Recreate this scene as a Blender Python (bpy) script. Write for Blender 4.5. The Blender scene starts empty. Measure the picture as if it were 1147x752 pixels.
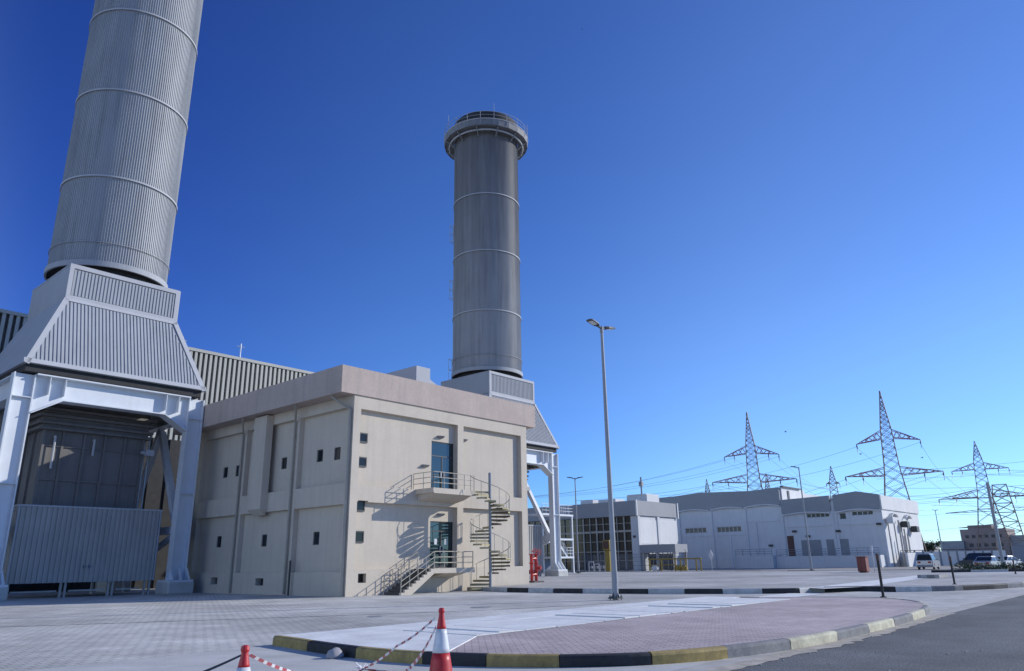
import bpy, math, random
from mathutils import Vector, Matrix
R = math.radians
random.seed(7)
S = bpy.context.scene
COL = S.collection

# ------------------------------------------------------------------ camera
cd = bpy.data.cameras.new('camera'); cam = bpy.data.objects.new('camera', cd); COL.objects.link(cam)
rt = Vector((0.66286, -0.74859, -0.01488)); up = Vector((-0.20915, -0.2042, 0.95633)); fw = Vector((0.71894, 0.6308, 0.29193))
cam.matrix_world = Matrix(((rt.x, up.x, -fw.x, 0), (rt.y, up.y, -fw.y, 0), (rt.z, up.z, -fw.z, 1.6), (0, 0, 0, 1)))
cd.sensor_width = 36; cd.lens = 26.142; cd.clip_start = 0.1; cd.clip_end = 9000
S.camera = cam

# ------------------------------------------------------------------ sky, sun, exposure
SUN_AZ, SUN_EL = 123.0, 24.0          # clockwise from +Y
w = bpy.data.worlds.new('World'); S.world = w; w.use_nodes = True
nt = w.node_tree; bgn = nt.nodes['Background']
sky = nt.nodes.new('ShaderNodeTexSky'); sky.sky_type = 'NISHITA'; sky.sun_disc = False
sky.sun_elevation = R(SUN_EL); sky.sun_rotation = R(SUN_AZ)
sky.air_density = 1.0; sky.dust_density = 0.0; sky.ozone_density = 4.0; sky.altitude = 0
hs = nt.nodes.new('ShaderNodeHueSaturation'); hs.inputs['Hue'].default_value = 0.515; hs.inputs['Saturation'].default_value = 1.06; hs.inputs['Value'].default_value = 1.0
gm = nt.nodes.new('ShaderNodeGamma'); gm.inputs[1].default_value = 1.16; nt.links.new(sky.outputs[0], gm.inputs[0]); nt.links.new(gm.outputs[0], hs.inputs['Color'])
# deepen the sky away from the sun and keep it blue down to the horizon (clear desert air)
tcw = nt.nodes.new('ShaderNodeTexCoord')
def tint(vec, a, b, ca):
    d = nt.nodes.new('ShaderNodeVectorMath'); d.operation = 'DOT_PRODUCT'; d.inputs[1].default_value = vec; nt.links.new(tcw.outputs['Generated'], d.inputs[0])
    r = nt.nodes.new('ShaderNodeMapRange'); r.interpolation_type = 'SMOOTHSTEP'; r.inputs[1].default_value = a; r.inputs[2].default_value = b; nt.links.new(d.outputs['Value'], r.inputs[0])
    x = nt.nodes.new('ShaderNodeMix'); x.data_type = 'RGBA'; x.inputs[6].default_value = (*ca, 1); x.inputs[7].default_value = (1, 1, 1, 1); nt.links.new(r.outputs[0], x.inputs[0]); return x.outputs[2]
def mul(a, b):
    x = nt.nodes.new('ShaderNodeMix'); x.data_type = 'RGBA'; x.blend_type = 'MULTIPLY'; x.inputs[0].default_value = 1; nt.links.new(a, x.inputs[6]); nt.links.new(b, x.inputs[7]); return x.outputs[2]
# darkest a quarter turn from the sun, brightened by added warm fill opposite, unseen
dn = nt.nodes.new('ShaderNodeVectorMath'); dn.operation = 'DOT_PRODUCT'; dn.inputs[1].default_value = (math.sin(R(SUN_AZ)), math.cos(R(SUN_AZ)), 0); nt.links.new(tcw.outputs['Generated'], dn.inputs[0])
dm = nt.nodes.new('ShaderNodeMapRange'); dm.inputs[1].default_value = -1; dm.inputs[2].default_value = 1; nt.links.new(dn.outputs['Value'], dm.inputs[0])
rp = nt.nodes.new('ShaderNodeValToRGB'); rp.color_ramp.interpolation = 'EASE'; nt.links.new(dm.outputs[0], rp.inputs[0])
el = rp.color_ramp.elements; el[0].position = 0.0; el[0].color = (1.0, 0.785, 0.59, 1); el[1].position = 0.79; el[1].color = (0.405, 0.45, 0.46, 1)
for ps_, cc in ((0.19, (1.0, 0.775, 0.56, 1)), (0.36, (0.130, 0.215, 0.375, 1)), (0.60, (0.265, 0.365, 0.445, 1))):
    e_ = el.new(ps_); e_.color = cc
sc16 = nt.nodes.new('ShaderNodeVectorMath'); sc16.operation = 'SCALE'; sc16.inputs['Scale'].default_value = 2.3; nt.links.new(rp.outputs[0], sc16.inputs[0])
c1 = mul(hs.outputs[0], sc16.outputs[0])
c2 = mul(c1, tint((0, 0, 1), 0.0, 0.30, (0.60, 0.75, 1.10)))
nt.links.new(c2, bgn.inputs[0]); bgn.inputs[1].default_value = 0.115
sl = bpy.data.lights.new('sun', 'SUN'); so = bpy.data.objects.new('sun', sl); COL.objects.link(so)
sl.energy = 3.6; sl.angle = R(0.5); sl.color = (1.0, 0.972, 0.905)
sd = Vector((math.sin(R(SUN_AZ)) * math.cos(R(SUN_EL)), math.cos(R(SUN_AZ)) * math.cos(R(SUN_EL)), math.sin(R(SUN_EL))))
so.rotation_euler = sd.to_track_quat('Z', 'Y').to_euler()
S.view_settings.view_transform = 'Standard'; S.view_settings.look = 'None'
S.view_settings.exposure = 0.14; S.view_settings.gamma = 1.0; S.view_settings.use_curve_mapping = False
S.cycles.max_bounces = 6

# ------------------------------------------------------------------ materials
def mat(name, col, rough=0.7, metal=0.0, var=0.12, vs=0.6, bump=0.0, bs=20.0, streak=0.0, stcol=None, spec=0.5, fine=0.0, fs=40.0):
    m = bpy.data.materials.new(name); m.use_nodes = True
    t = m.node_tree; b = t.nodes['Principled BSDF']; L = t.links.new
    b.inputs['Roughness'].default_value = rough; b.inputs['Metallic'].default_value = metal
    b.inputs['Specular IOR Level'].default_value = spec
    tc = t.nodes.new('ShaderNodeTexCoord')
    n = t.nodes.new('ShaderNodeTexNoise'); n.inputs['Scale'].default_value = vs; n.inputs['Detail'].default_value = 6; n.inputs['Roughness'].default_value = 0.62
    L(tc.outputs['Object'], n.inputs['Vector'])
    cr = t.nodes.new('ShaderNodeMapRange'); cr.inputs[1].default_value = 0.3; cr.inputs[2].default_value = 0.7
    cr.inputs[3].default_value = 1 - var; cr.inputs[4].default_value = 1 + var
    L(n.outputs['Fac'], cr.inputs[0])
    mx = t.nodes.new('ShaderNodeVectorMath'); mx.operation = 'SCALE'; mx.inputs[0].default_value = col
    L(cr.outputs[0], mx.inputs['Scale']); out = mx.outputs[0]
    if fine > 0:
        n3 = t.nodes.new('ShaderNodeTexNoise'); n3.inputs['Scale'].default_value = fs; n3.inputs['Detail'].default_value = 3
        L(tc.outputs['Object'], n3.inputs['Vector'])
        c3 = t.nodes.new('ShaderNodeMapRange'); c3.inputs[1].default_value = 0.3; c3.inputs[2].default_value = 0.7
        c3.inputs[3].default_value = 1 - fine; c3.inputs[4].default_value = 1 + fine
        L(n3.outputs['Fac'], c3.inputs[0])
        m3 = t.nodes.new('ShaderNodeVectorMath'); m3.operation = 'SCALE'; L(out, m3.inputs[0]); L(c3.outputs[0], m3.inputs['Scale']); out = m3.outputs[0]
    if streak > 0:
        mp = t.nodes.new('ShaderNodeMapping'); mp.inputs['Scale'].default_value = (1.6, 1.6, 0.10)
        L(tc.outputs['Object'], mp.inputs[0])
        n2 = t.nodes.new('ShaderNodeTexNoise'); n2.inputs['Scale'].default_value = 1.6; n2.inputs['Detail'].default_value = 5
        L(mp.outputs[0], n2.inputs['Vector'])
        c2 = t.nodes.new('ShaderNodeMapRange'); c2.inputs[1].default_value = 0.48; c2.inputs[2].default_value = 0.75
        c2.inputs[3].default_value = 0; c2.inputs[4].default_value = streak
        L(n2.outputs['Fac'], c2.inputs[0])
        mm = t.nodes.new('ShaderNodeMix'); mm.data_type = 'RGBA'
        L(c2.outputs[0], mm.inputs[0]); L(out, mm.inputs[6])
        sc = stcol or tuple(c * 0.45 for c in col); mm.inputs[7].default_value = (*sc, 1); out = mm.outputs[2]
    L(out, b.inputs['Base Color'])
    if bump > 0:
        nb = t.nodes.new('ShaderNodeTexNoise'); nb.inputs['Scale'].default_value = bs; nb.inputs['Detail'].default_value = 4
        L(tc.outputs['Object'], nb.inputs['Vector'])
        bp = t.nodes.new('ShaderNodeBump'); bp.inputs['Strength'].default_value = bump; bp.inputs['Distance'].default_value = 0.02
        L(nb.outputs['Fac'], bp.inputs['Height']); L(bp.outputs[0], b.inputs['Normal'])
    return m

def paver_mat(name, c1, c2, mort, bw=0.24, bh=0.12, rot=0.0, stain=0.25, ss=0.25, offset=0.5):
    m = bpy.data.materials.new(name); m.use_nodes = True
    t = m.node_tree; b = t.nodes['Principled BSDF']; L = t.links.new
    b.inputs['Roughness'].default_value = 0.85; b.inputs['Specular IOR Level'].default_value = 0.3
    g = t.nodes.new('ShaderNodeNewGeometry')
    mp = t.nodes.new('ShaderNodeMapping'); mp.inputs['Rotation'].default_value = (0, 0, rot); L(g.outputs['Position'], mp.inputs[0])
    br = t.nodes.new('ShaderNodeTexBrick'); L(mp.outputs[0], br.inputs['Vector'])
    br.inputs['Color1'].default_value = (*c1, 1); br.inputs['Color2'].default_value = (*c2, 1); br.inputs['Mortar'].default_value = (*mort, 1)
    br.inputs['Scale'].default_value = 1; br.inputs['Brick Width'].default_value = bw; br.inputs['Row Height'].default_value = bh
    br.inputs['Mortar Size'].default_value = bh * 0.075; br.inputs['Mortar Smooth'].default_value = 0.3; br.offset = offset
    out = br.outputs['Color']
    for sc, am in ((ss, stain), (ss * 5, stain * 0.6), (9.0, 0.10)):
        n = t.nodes.new('ShaderNodeTexNoise'); n.inputs['Scale'].default_value = sc; n.inputs['Detail'].default_value = 5
        L(g.outputs['Position'], n.inputs['Vector'])
        c = t.nodes.new('ShaderNodeMapRange'); c.inputs[1].default_value = 0.32; c.inputs[2].default_value = 0.68
        c.inputs[3].default_value = 1 - am; c.inputs[4].default_value = 1 + am * 0.6
        L(n.outputs['Fac'], c.inputs[0])
        s = t.nodes.new('ShaderNodeVectorMath'); s.operation = 'SCALE'; L(out, s.inputs[0]); L(c.outputs[0], s.inputs['Scale']); out = s.outputs[0]
    vo = t.nodes.new('ShaderNodeTexVoronoi'); vo.inputs['Scale'].default_value = 0.22; vo.inputs['Randomness'].default_value = 1.0
    wn = t.nodes.new('ShaderNodeTexNoise'); wn.inputs['Scale'].default_value = 0.6; wn.inputs['Detail'].default_value = 3; L(g.outputs['Position'], wn.inputs['Vector'])
    wa = t.nodes.new('ShaderNodeVectorMath'); wa.operation = 'MULTIPLY_ADD'; wa.inputs[1].default_value = (1.6, 1.6, 0); L(wn.outputs['Color'], wa.inputs[0]); L(g.outputs['Position'], wa.inputs[2]); L(wa.outputs[0], vo.inputs['Vector'])
    vm = t.nodes.new('ShaderNodeMapRange'); vm.inputs[3].default_value = 0.90; vm.inputs[4].default_value = 1.07; L(vo.outputs['Color'], vm.inputs[0])
    s2 = t.nodes.new('ShaderNodeVectorMath'); s2.operation = 'SCALE'; L(out, s2.inputs[0]); L(vm.outputs[0], s2.inputs['Scale']); out = s2.outputs[0]
    L(out, b.inputs['Base Color'])
    bp = t.nodes.new('ShaderNodeBump'); bp.inputs['Strength'].default_value = 0.6; bp.inputs['Distance'].default_value = 0.006; bp.invert = True
    L(br.outputs['Fac'], bp.inputs['Height']); L(bp.outputs[0], b.inputs['Normal'])
    return m

M = {}
M['ground'] = mat('far_ground', (0.33, 0.31, 0.28), 0.9, var=0.2, vs=0.05)
M['paver'] = paver_mat('grey_pavers', (0.57, 0.56, 0.525), (0.64, 0.625, 0.58), (0.40, 0.395, 0.375), 0.26, 0.26, 0.0, 0.27, 0.18, 0.5)
M['pink'] = paver_mat('pink_pavers', (0.52, 0.435, 0.425), (0.60, 0.505, 0.485), (0.21, 0.18, 0.18), 0.26, 0.13, R(45), 0.16, 0.5)
M['slabpave'] = paver_mat('pale_pavers', (0.50, 0.49, 0.46), (0.57, 0.555, 0.52), (0.33, 0.32, 0.31), 0.4, 0.4, 0.0, 0.25, 0.12)
M['apron'] = mat('smooth_concrete', (0.50, 0.50, 0.475), 0.9, var=0.14, vs=0.9, bump=0.25, bs=30, fine=0.06, fs=25)
M['white_conc'] = mat('white_concrete', (0.72, 0.725, 0.71), 0.9, var=0.14, vs=1.2, bump=0.3, bs=14, fine=0.06, fs=18)
M['asphalt'] = mat('asphalt', (0.135, 0.14, 0.142), 0.88, var=0.30, vs=0.5, bump=1.0, bs=60, fine=0.5, fs=28)
M['gutter'] = mat('sandy_gutter', (0.44, 0.42, 0.385), 0.92, var=0.22, vs=1.5, bump=0.3, bs=18)
M['sand'] = mat('drifted_sand', (0.42, 0.38, 0.31), 0.95, var=0.3, vs=3)
M['kerb_y'] = mat('kerb_yellow', (0.35, 0.255, 0.085), 0.7, var=0.25, vs=3.0, streak=0.5, stcol=(0.2, 0.15, 0.07), fine=0.15, fs=15)
M['kerb_k'] = mat('kerb_black', (0.020, 0.021, 0.024), 0.7, var=0.4, vs=3.0, streak=0.4, stcol=(0.07, 0.065, 0.06), fine=0.2, fs=15)
M['kerb_cream'] = mat('kerb_faded_cream', (0.52, 0.49, 0.36), 0.85, var=0.25, vs=3.0, streak=0.5, stcol=(0.3, 0.27, 0.2), fine=0.15, fs=15)
M['kerb_grey'] = mat('kerb_faded_grey', (0.19, 0.19, 0.195), 0.85, var=0.25, vs=3.0, streak=0.4, stcol=(0.3, 0.29, 0.27), fine=0.15, fs=15)
M['kerb_w'] = mat('kerb_white', (0.50, 0.50, 0.48), 0.8, var=0.2, vs=3.0, streak=0.3)
M['stucco'] = mat('beige_stucco', (0.565, 0.498, 0.408), 0.92, var=0.05, vs=0.6, bump=0.35, bs=25, streak=0.30, stcol=(0.42, 0.365, 0.30), fine=0.03, fs=9)
M['parapet'] = mat('brown_grey_render', (0.475, 0.388, 0.335), 0.92, var=0.09, vs=0.4, bump=0.4, bs=18, streak=0.45, stcol=(0.31, 0.27, 0.25), fine=0.05, fs=6)
M['bldg_pipe'] = mat('pipe_beige', (0.36, 0.33, 0.27), 0.6)
M['winframe'] = mat('dark_frame', (0.05, 0.052, 0.055), 0.5, 0.2)
M['glass'] = mat('dark_glass', (0.015, 0.02, 0.025), 0.04, 0.0, var=0.1, spec=1.0)
M['glazing'] = mat('dark_glazing', (0.014, 0.017, 0.018), 0.1, 0.0, var=0.2, spec=0.35)
M['glass2'] = mat('tinted_glass', (0.03, 0.06, 0.07), 0.03, 0.35, var=0.1, spec=1.0)
M['rail'] = mat('beige_steel', (0.46, 0.42, 0.34), 0.45, 0.1, var=0.1)
M['tread'] = mat('yellow_tread', (0.42, 0.36, 0.19), 0.7, var=0.15)
M['step'] = mat('step_dark', (0.09, 0.085, 0.08), 0.8, var=0.2)
M['stack'] = mat('stack_cladding', (0.37, 0.38, 0.385), 0.6, 0.0, var=0.08, vs=0.3, streak=0.45, stcol=(0.17, 0.175, 0.18))
def add_dark_top(m, z0, z1, amt, col):
    tt = m.node_tree; bb = tt.nodes['Principled BSDF']; LL = tt.links.new; src = bb.inputs['Base Color'].links[0].from_socket
    tc = tt.nodes.new('ShaderNodeTexCoord'); sx = tt.nodes.new('ShaderNodeSeparateXYZ'); LL(tc.outputs['Object'], sx.inputs[0])
    mp = tt.nodes.new('ShaderNodeMapping'); mp.inputs['Scale'].default_value = (0.9, 0.9, 0.05); LL(tc.outputs['Object'], mp.inputs[0])
    n = tt.nodes.new('ShaderNodeTexNoise'); n.inputs['Scale'].default_value = 1.5; n.inputs['Detail'].default_value = 6; LL(mp.outputs[0], n.inputs['Vector'])
    a = tt.nodes.new('ShaderNodeMath'); a.operation = 'MULTIPLY_ADD'; a.inputs[1].default_value = (z1 - z0) * 1.1; LL(n.outputs['Fac'], a.inputs[0]); LL(sx.outputs['Z'], a.inputs[2])
    r = tt.nodes.new('ShaderNodeMapRange'); r.inputs[1].default_value = z0 + (z1 - z0) * .4; r.inputs[2].default_value = z1 + (z1 - z0) * .6; r.inputs[4].default_value = amt; LL(a.outputs[0], r.inputs[0])
    x = tt.nodes.new('ShaderNodeMix'); x.data_type = 'RGBA'; LL(r.outputs[0], x.inputs[0]); LL(src, x.inputs[6]); x.inputs[7].default_value = (*col, 1); LL(x.outputs[2], bb.inputs['Base Color'])
M['stack_dark_top'] = mat('dark_top_stack_cladding', (0.37, 0.375, 0.375), 0.55, 0.0, var=0.08, vs=0.3, streak=0.45, stcol=(0.17, 0.175, 0.18))
add_dark_top(M['stack_dark_top'], 17, 38, 0.75, (0.105, 0.09, 0.085))  # cladding turns darker and browner in streaks towards the top
M['stack_pale'] = mat('hood_cladding', (0.37, 0.385, 0.405), 0.75, 0.0, var=0.06, vs=0.4, streak=0.2)
M['trim'] = mat('pale_trim', (0.44, 0.45, 0.47), 0.75, 0.0, var=0.05)
M['soot'] = mat('dark_steel', (0.03, 0.03, 0.032), 0.8, var=0.3, vs=2)
M['frame'] = mat('white_steel', (0.66, 0.69, 0.72), 0.5, 0.0, var=0.06, vs=0.8, streak=0.15, stcol=(0.45, 0.42, 0.38))
M['duct'] = mat('duct_cladding', (0.17, 0.16, 0.152), 0.7, 0.0, var=0.12, vs=0.4, streak=0.5)
M['encl'] = mat('enclosure_cladding', (0.42, 0.405, 0.375), 0.7, 0.0, var=0.12, vs=0.3, streak=0.25)
M['gallery'] = mat('gallery_grey', (0.19, 0.195, 0.205), 0.7, 0.0, var=0.2, vs=1.0)
M['hall_gap_shade'] = mat('hall_cladding_gap_shade', (0.10, 0.10, 0.095), 0.7, 0.0, var=0.1)  # shade between the hall ribs painted into the gap colour
M['hall'] = mat('hall_cladding', (0.40, 0.40, 0.37), 0.6, 0.1, var=0.08, vs=0.2)
M['galv'] = mat('galvanised', (0.50, 0.52, 0.54), 0.4, 0.5, var=0.08)
M['pole'] = mat('pole_grey', (0.30, 0.315, 0.335), 0.5, 0.0, var=0.06)
M['lamp_dark'] = mat('lamp_head_grey', (0.07, 0.075, 0.08), 0.5, 0.2)
M['lens'] = mat('lamp_lens', (0.65, 0.66, 0.66), 0.25, 0)
M['cgrey'] = mat('far_wall_grey', (0.64, 0.645, 0.645), 0.85, var=0.06, vs=0.3, streak=0.15)
M['cpara'] = mat('far_parapet_grey', (0.30, 0.31, 0.325), 0.7, 0.1, var=0.06, vs=0.3)
M['cwhite'] = mat('far_white_render', (0.70, 0.70, 0.69), 0.85, var=0.06, vs=0.3, streak=0.2, stcol=(0.5, 0.45, 0.35))
M['beige'] = mat('mullion_beige', (0.42, 0.39, 0.34), 0.6)
M['fence'] = mat('fence_blue_grey', (0.10, 0.13, 0.19), 0.6, 0.2)
M['yellow'] = mat('yellow_paint', (0.30, 0.215, 0.04), 0.5, var=0.2, vs=4)
M['red'] = mat('red_paint', (0.42, 0.02, 0.02), 0.45, var=0.15, vs=3)
M['redbox'] = mat('red_brown_paint', (0.22, 0.065, 0.055), 0.6, var=0.15, vs=2)
M['orange'] = mat('cone_orange', (0.50, 0.022, 0.024), 0.42, var=0.15, vs=7, streak=0.25, stcol=(0.35, 0.05, 0.04))
M['conewhite'] = mat('cone_white', (0.66, 0.67, 0.68), 0.35, var=0.12, vs=9)
M['black'] = mat('black_rubber', (0.02, 0.02, 0.021), 0.7, var=0.3, vs=6)
M['tape_w'] = mat('tape_white', (0.72, 0.70, 0.70), 0.35)
M['tape_r'] = mat('tape_red', (0.42, 0.09, 0.10), 0.35)
M['brown'] = mat('brown_door', (0.10, 0.045, 0.035), 0.6)
M['louvre'] = mat('grey_louvre', (0.27, 0.28, 0.30), 0.6, 0.1)
M['greenglass'] = mat('green_glass', (0.06, 0.085, 0.075), 0.15, 0, spec=0.8)
M['pylon'] = mat('pylon_steel', (0.22, 0.155, 0.125), 0.6, 0.2, var=0.3, vs=0.35)
M['pylon_red'] = mat('pylon_red', (0.30, 0.11, 0.10), 0.6, 0.1, var=0.2, vs=0.5)
M['wire'] = mat('aluminium_wire', (0.20, 0.21, 0.23), 0.5, 0.4)
M['insul'] = mat('insulator', (0.12, 0.10, 0.10), 0.4)
M['rust'] = mat('post_brown', (0.10, 0.05, 0.04), 0.7, var=0.2, vs=6)
M['car_silver'] = mat('car_silver', (0.50, 0.50, 0.51), 0.3, 0.5, var=0.03)
M['car_white'] = mat('car_white', (0.74, 0.74, 0.74), 0.25, 0, var=0.03)
M['car_dark'] = mat('car_dark', (0.04, 0.042, 0.05), 0.25, 0.3, var=0.03)
M['car_grey'] = mat('car_grey', (0.30, 0.31, 0.33), 0.3, 0.5, var=0.03)
M['tail'] = mat('tail_lamp', (0.35, 0.02, 0.02), 0.3)
M['plate'] = mat('number_plate', (0.7, 0.7, 0.66), 0.5)
M['stone'] = mat('pale_stone', (0.36, 0.35, 0.37), 0.9, var=0.2, vs=6, bump=0.5, bs=9)
M['leaf'] = mat('leaf_green', (0.06, 0.085, 0.04), 0.7, var=0.35, vs=1.5)
M['trunk'] = mat('trunk_brown', (0.15, 0.11, 0.08), 0.9)
M['bird'] = mat('bird_dark', (0.05, 0.045, 0.045), 0.8)
M['factory'] = mat('far_brown_wall', (0.28, 0.23, 0.21), 0.85, var=0.15, vs=0.1)
M['cable'] = mat('dark_cable', (0.05, 0.05, 0.055), 0.6)

# ------------------------------------------------------------------ mesh helpers
WL = {}
FAR = [1.0]
class MB:
    def __init__(s): s.v = []; s.f = []; s.mi = []; s.m = 0
    def add(s, vs, fs):
        o = len(s.v); s.v += [Vector(p) for p in vs]
        for f in fs: s.f.append([o + i for i in f]); s.mi.append(s.m)
        return s
    def quad(s, a, b, c, d): return s.add([a, b, c, d], [(0, 1, 2, 3)])
    def hexa(s, q):
        return s.add(q, [(3, 2, 1, 0), (4, 5, 6, 7), (0, 1, 5, 4), (1, 2, 6, 5), (2, 3, 7, 6), (3, 0, 4, 7)])
    def box(s, x0, y0, z0, x1, y1, z1):
        x0, x1 = min(x0, x1), max(x0, x1); y0, y1 = min(y0, y1), max(y0, y1); z0, z1 = min(z0, z1), max(z0, z1)
        return s.hexa([(x0, y0, z0), (x1, y0, z0), (x1, y1, z0), (x0, y1, z0), (x0, y0, z1), (x1, y0, z1), (x1, y1, z1), (x0, y1, z1)])
    def bbox(s, x0, y0, z0, x1, y1, z1, b=0.02):
        # box with bevelled top/bottom/vertical edges (chamfered)
        xs, ys, zs = (x0, x1), (y0, y1), (z0, z1)
        ring = lambda z, i: [(x0 + b, y0 + i, z), (x1 - b, y0 + i, z), (x1 - i, y0 + b, z), (x1 - i, y1 - b, z), (x1 - b, y1 - i, z), (x0 + b, y1 - i, z), (x0 + i, y1 - b, z), (x0 + i, y0 + b, z)]
        rs = [ring(z0, b * .5), ring(z0 + b, 0), ring(z1 - b, 0), ring(z1, b * .5)]
        vs = sum(rs, []); fs = [tuple(range(7, -1, -1)), tuple(range(24, 32))]
        for k in range(3):
            for i in range(8): fs.append((k * 8 + i, k * 8 + (i + 1) % 8, k * 8 + 8 + (i + 1) % 8, k * 8 + 8 + i))
        return s.add(vs, fs)
    def bar(s, p0, p1, w, h=None, upv=(0, 0, 1)):
        h = h or w; p0 = Vector(p0); p1 = Vector(p1); d = (p1 - p0).normalized(); u = Vector(upv)
        if abs(d.dot(u)) > 0.98: u = Vector((1, 0, 0))
        a = d.cross(u).normalized() * w * .5; b = a.cross(d).normalized() * h * .5
        return s.hexa([p0 - a - b, p0 + a - b, p0 + a + b, p0 - a + b, p1 - a - b, p1 + a - b, p1 + a + b, p1 - a + b])
    def tube(s, p0, p1, r, n=8, r2=None):
        r2 = r if r2 is None else r2
        p0 = Vector(p0); p1 = Vector(p1); d = (p1 - p0).normalized(); u = Vector((0, 0, 1)) if abs(d.z) < 0.9 else Vector((1, 0, 0))
        a = d.cross(u).normalized(); b = d.cross(a)
        vs = []
        for p, q in ((p0, r), (p1, r2)):
            for i in range(n):
                t = 2 * math.pi * i / n; vs.append(p + (a * math.cos(t) + b * math.sin(t)) * q)
        fs = [(i, (i + 1) % n, n + (i + 1) % n, n + i) for i in range(n)] + [tuple(range(n - 1, -1, -1)), tuple(range(n, 2 * n))]
        return s.add(vs, fs)
    def path(s, pts, r, n=6):
        for a, b in zip(pts, pts[1:]): s.tube(a, b, r, n)
        return s
    def lathe(s, prof, c=(0, 0, 0), n=24, caps=True):
        c = Vector(c); vs = []
        for r, z in prof:
            for i in range(n):
                t = 2 * math.pi * i / n; vs.append(c + Vector((r * math.cos(t), r * math.sin(t), z)))
        fs = []
        for k in range(len(prof) - 1):
            for i in range(n): fs.append((k * n + i, k * n + (i + 1) % n, k * n + n + (i + 1) % n, k * n + n + i))
        if caps: fs += [tuple(range(n - 1, -1, -1)), tuple(range((len(prof) - 1) * n, len(prof) * n))]
        return s.add(vs, fs)
    def prism(s, poly, z0, z1, bottom=True):
        n = len(poly); vs = [(x, y, z0) for x, y in poly] + [(x, y, z1) for x, y in poly]
        fs = [(i, (i + 1) % n, n + (i + 1) % n, n + i) for i in range(n)] + [tuple(range(n, 2 * n))]
        if bottom: fs.append(tuple(range(n - 1, -1, -1)))
        return s.add(vs, fs)
    def extr(s, poly3, vec):
        n = len(poly3); v = Vector(vec); vs = [Vector(p) for p in poly3] + [Vector(p) + v for p in poly3]
        return s.add(vs, [(i, (i + 1) % n, n + (i + 1) % n, n + i) for i in range(n)] + [tuple(range(n, 2 * n)), tuple(range(n - 1, -1, -1))])
    def build(s, name, mats, parent=None, smooth=False, origin=None):
        if FAR[0] != 1: s.v = [Vector((p.x * FAR[0], p.y * FAR[0], 1.6 + (p.z - 1.6) * FAR[0])) for p in s.v]
        if not isinstance(mats, (list, tuple)): mats = [mats]
        if parent is not None: org = WL[parent]
        elif origin is not None: org = Vector(origin)
        else:
            xs = [p.x for p in s.v]; ys = [p.y for p in s.v]; org = Vector(((min(xs) + max(xs)) / 2, (min(ys) + max(ys)) / 2, min(p.z for p in s.v)))
        me = bpy.data.meshes.new(name); me.from_pydata([tuple(p - org) for p in s.v], [], s.f)
        for m in mats: me.materials.append(M[m] if isinstance(m, str) else m)
        me.polygons.foreach_set('material_index', s.mi)
        if smooth: me.polygons.foreach_set('use_smooth', [True] * len(s.f))
        me.update()
        o = bpy.data.objects.new(name, me); COL.objects.link(o); WL[o] = org
        if parent is not None: o.parent = parent
        else: o.location = org
        return o

def tag(o, label=None, cat=None, group=None, kind=None):
    if label: o['label'] = label
    if cat: o['category'] = cat
    if group: o['group'] = group
    if kind: o['kind'] = kind
    return o
def root(name, loc, label, cat, group=None):
    o = bpy.data.objects.new(name, None); o.empty_display_size = 0.3; COL.objects.link(o); o.location = loc; WL[o] = Vector(loc)
    return tag(o, label, cat, group)
def kids(o): return [c for c in COL.objects if c.parent == o]
def copy_tree(o, parent=None):
    c = o.copy(); COL.objects.link(c)
    if parent is not None: c.parent = parent
    for ch in kids(o): copy_tree(ch, c)
    return c
def place(o, loc, rz=0):
    o.location = loc; o.rotation_euler = (0, 0, rz); return o
def structure(o): o['kind'] = 'structure'; return o

def corr(mb, P, N, us, vlo, vhi, depth, m_hi=0, m_lo=0):
    """corrugated sheet: P(u,v) base point, alternate strips raised by depth along N; side faces between"""
    N = Vector(N)
    for i in range(len(us) - 1):
        a, b = us[i], us[i + 1]; off = N * (depth if i % 2 == 0 else 0); mb.m = m_hi if i % 2 == 0 else m_lo
        mb.quad(P(a, vlo(a)) + off, P(b, vlo(b)) + off, P(b, vhi(b)) + off, P(a, vhi(a)) + off)
        if i > 0:
            mb.m = m_hi
            p0, p1 = P(a, vlo(a)), P(a, vhi(a)); mb.quad(p0, p0 + N * depth, p1 + N * depth, p1)
    mb.m = 0

def grid_wall(mb, P, u0, u1, v0, v1, holes, inward, depth):
    """flat wall u0..u1 x v0..v1 with rectangular holes and reveals going 'inward' by depth"""
    us = sorted({u0, u1, *[h[0] for h in holes], *[h[2] for h in holes]}); vs = sorted({v0, v1, *[h[1] for h in holes], *[h[3] for h in holes]})
    I = Vector(inward) * depth
    for a, b in zip(us, us[1:]):
        for c, d in zip(vs, vs[1:]):
            uc, vc = (a + b) / 2, (c + d) / 2
            if any(h[0] < uc < h[2] and h[1] < vc < h[3] for h in holes): continue
            mb.quad(P(a, c), P(b, c), P(b, d), P(a, d))
    for a, c, b, d in holes:
        for (p, q) in (((a, c), (b, c)), ((b, c), (b, d)), ((b, d), (a, d)), ((a, d), (a, c))):
            A, B = P(*p), P(*q); mb.quad(A, B, B + I, A + I)

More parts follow.
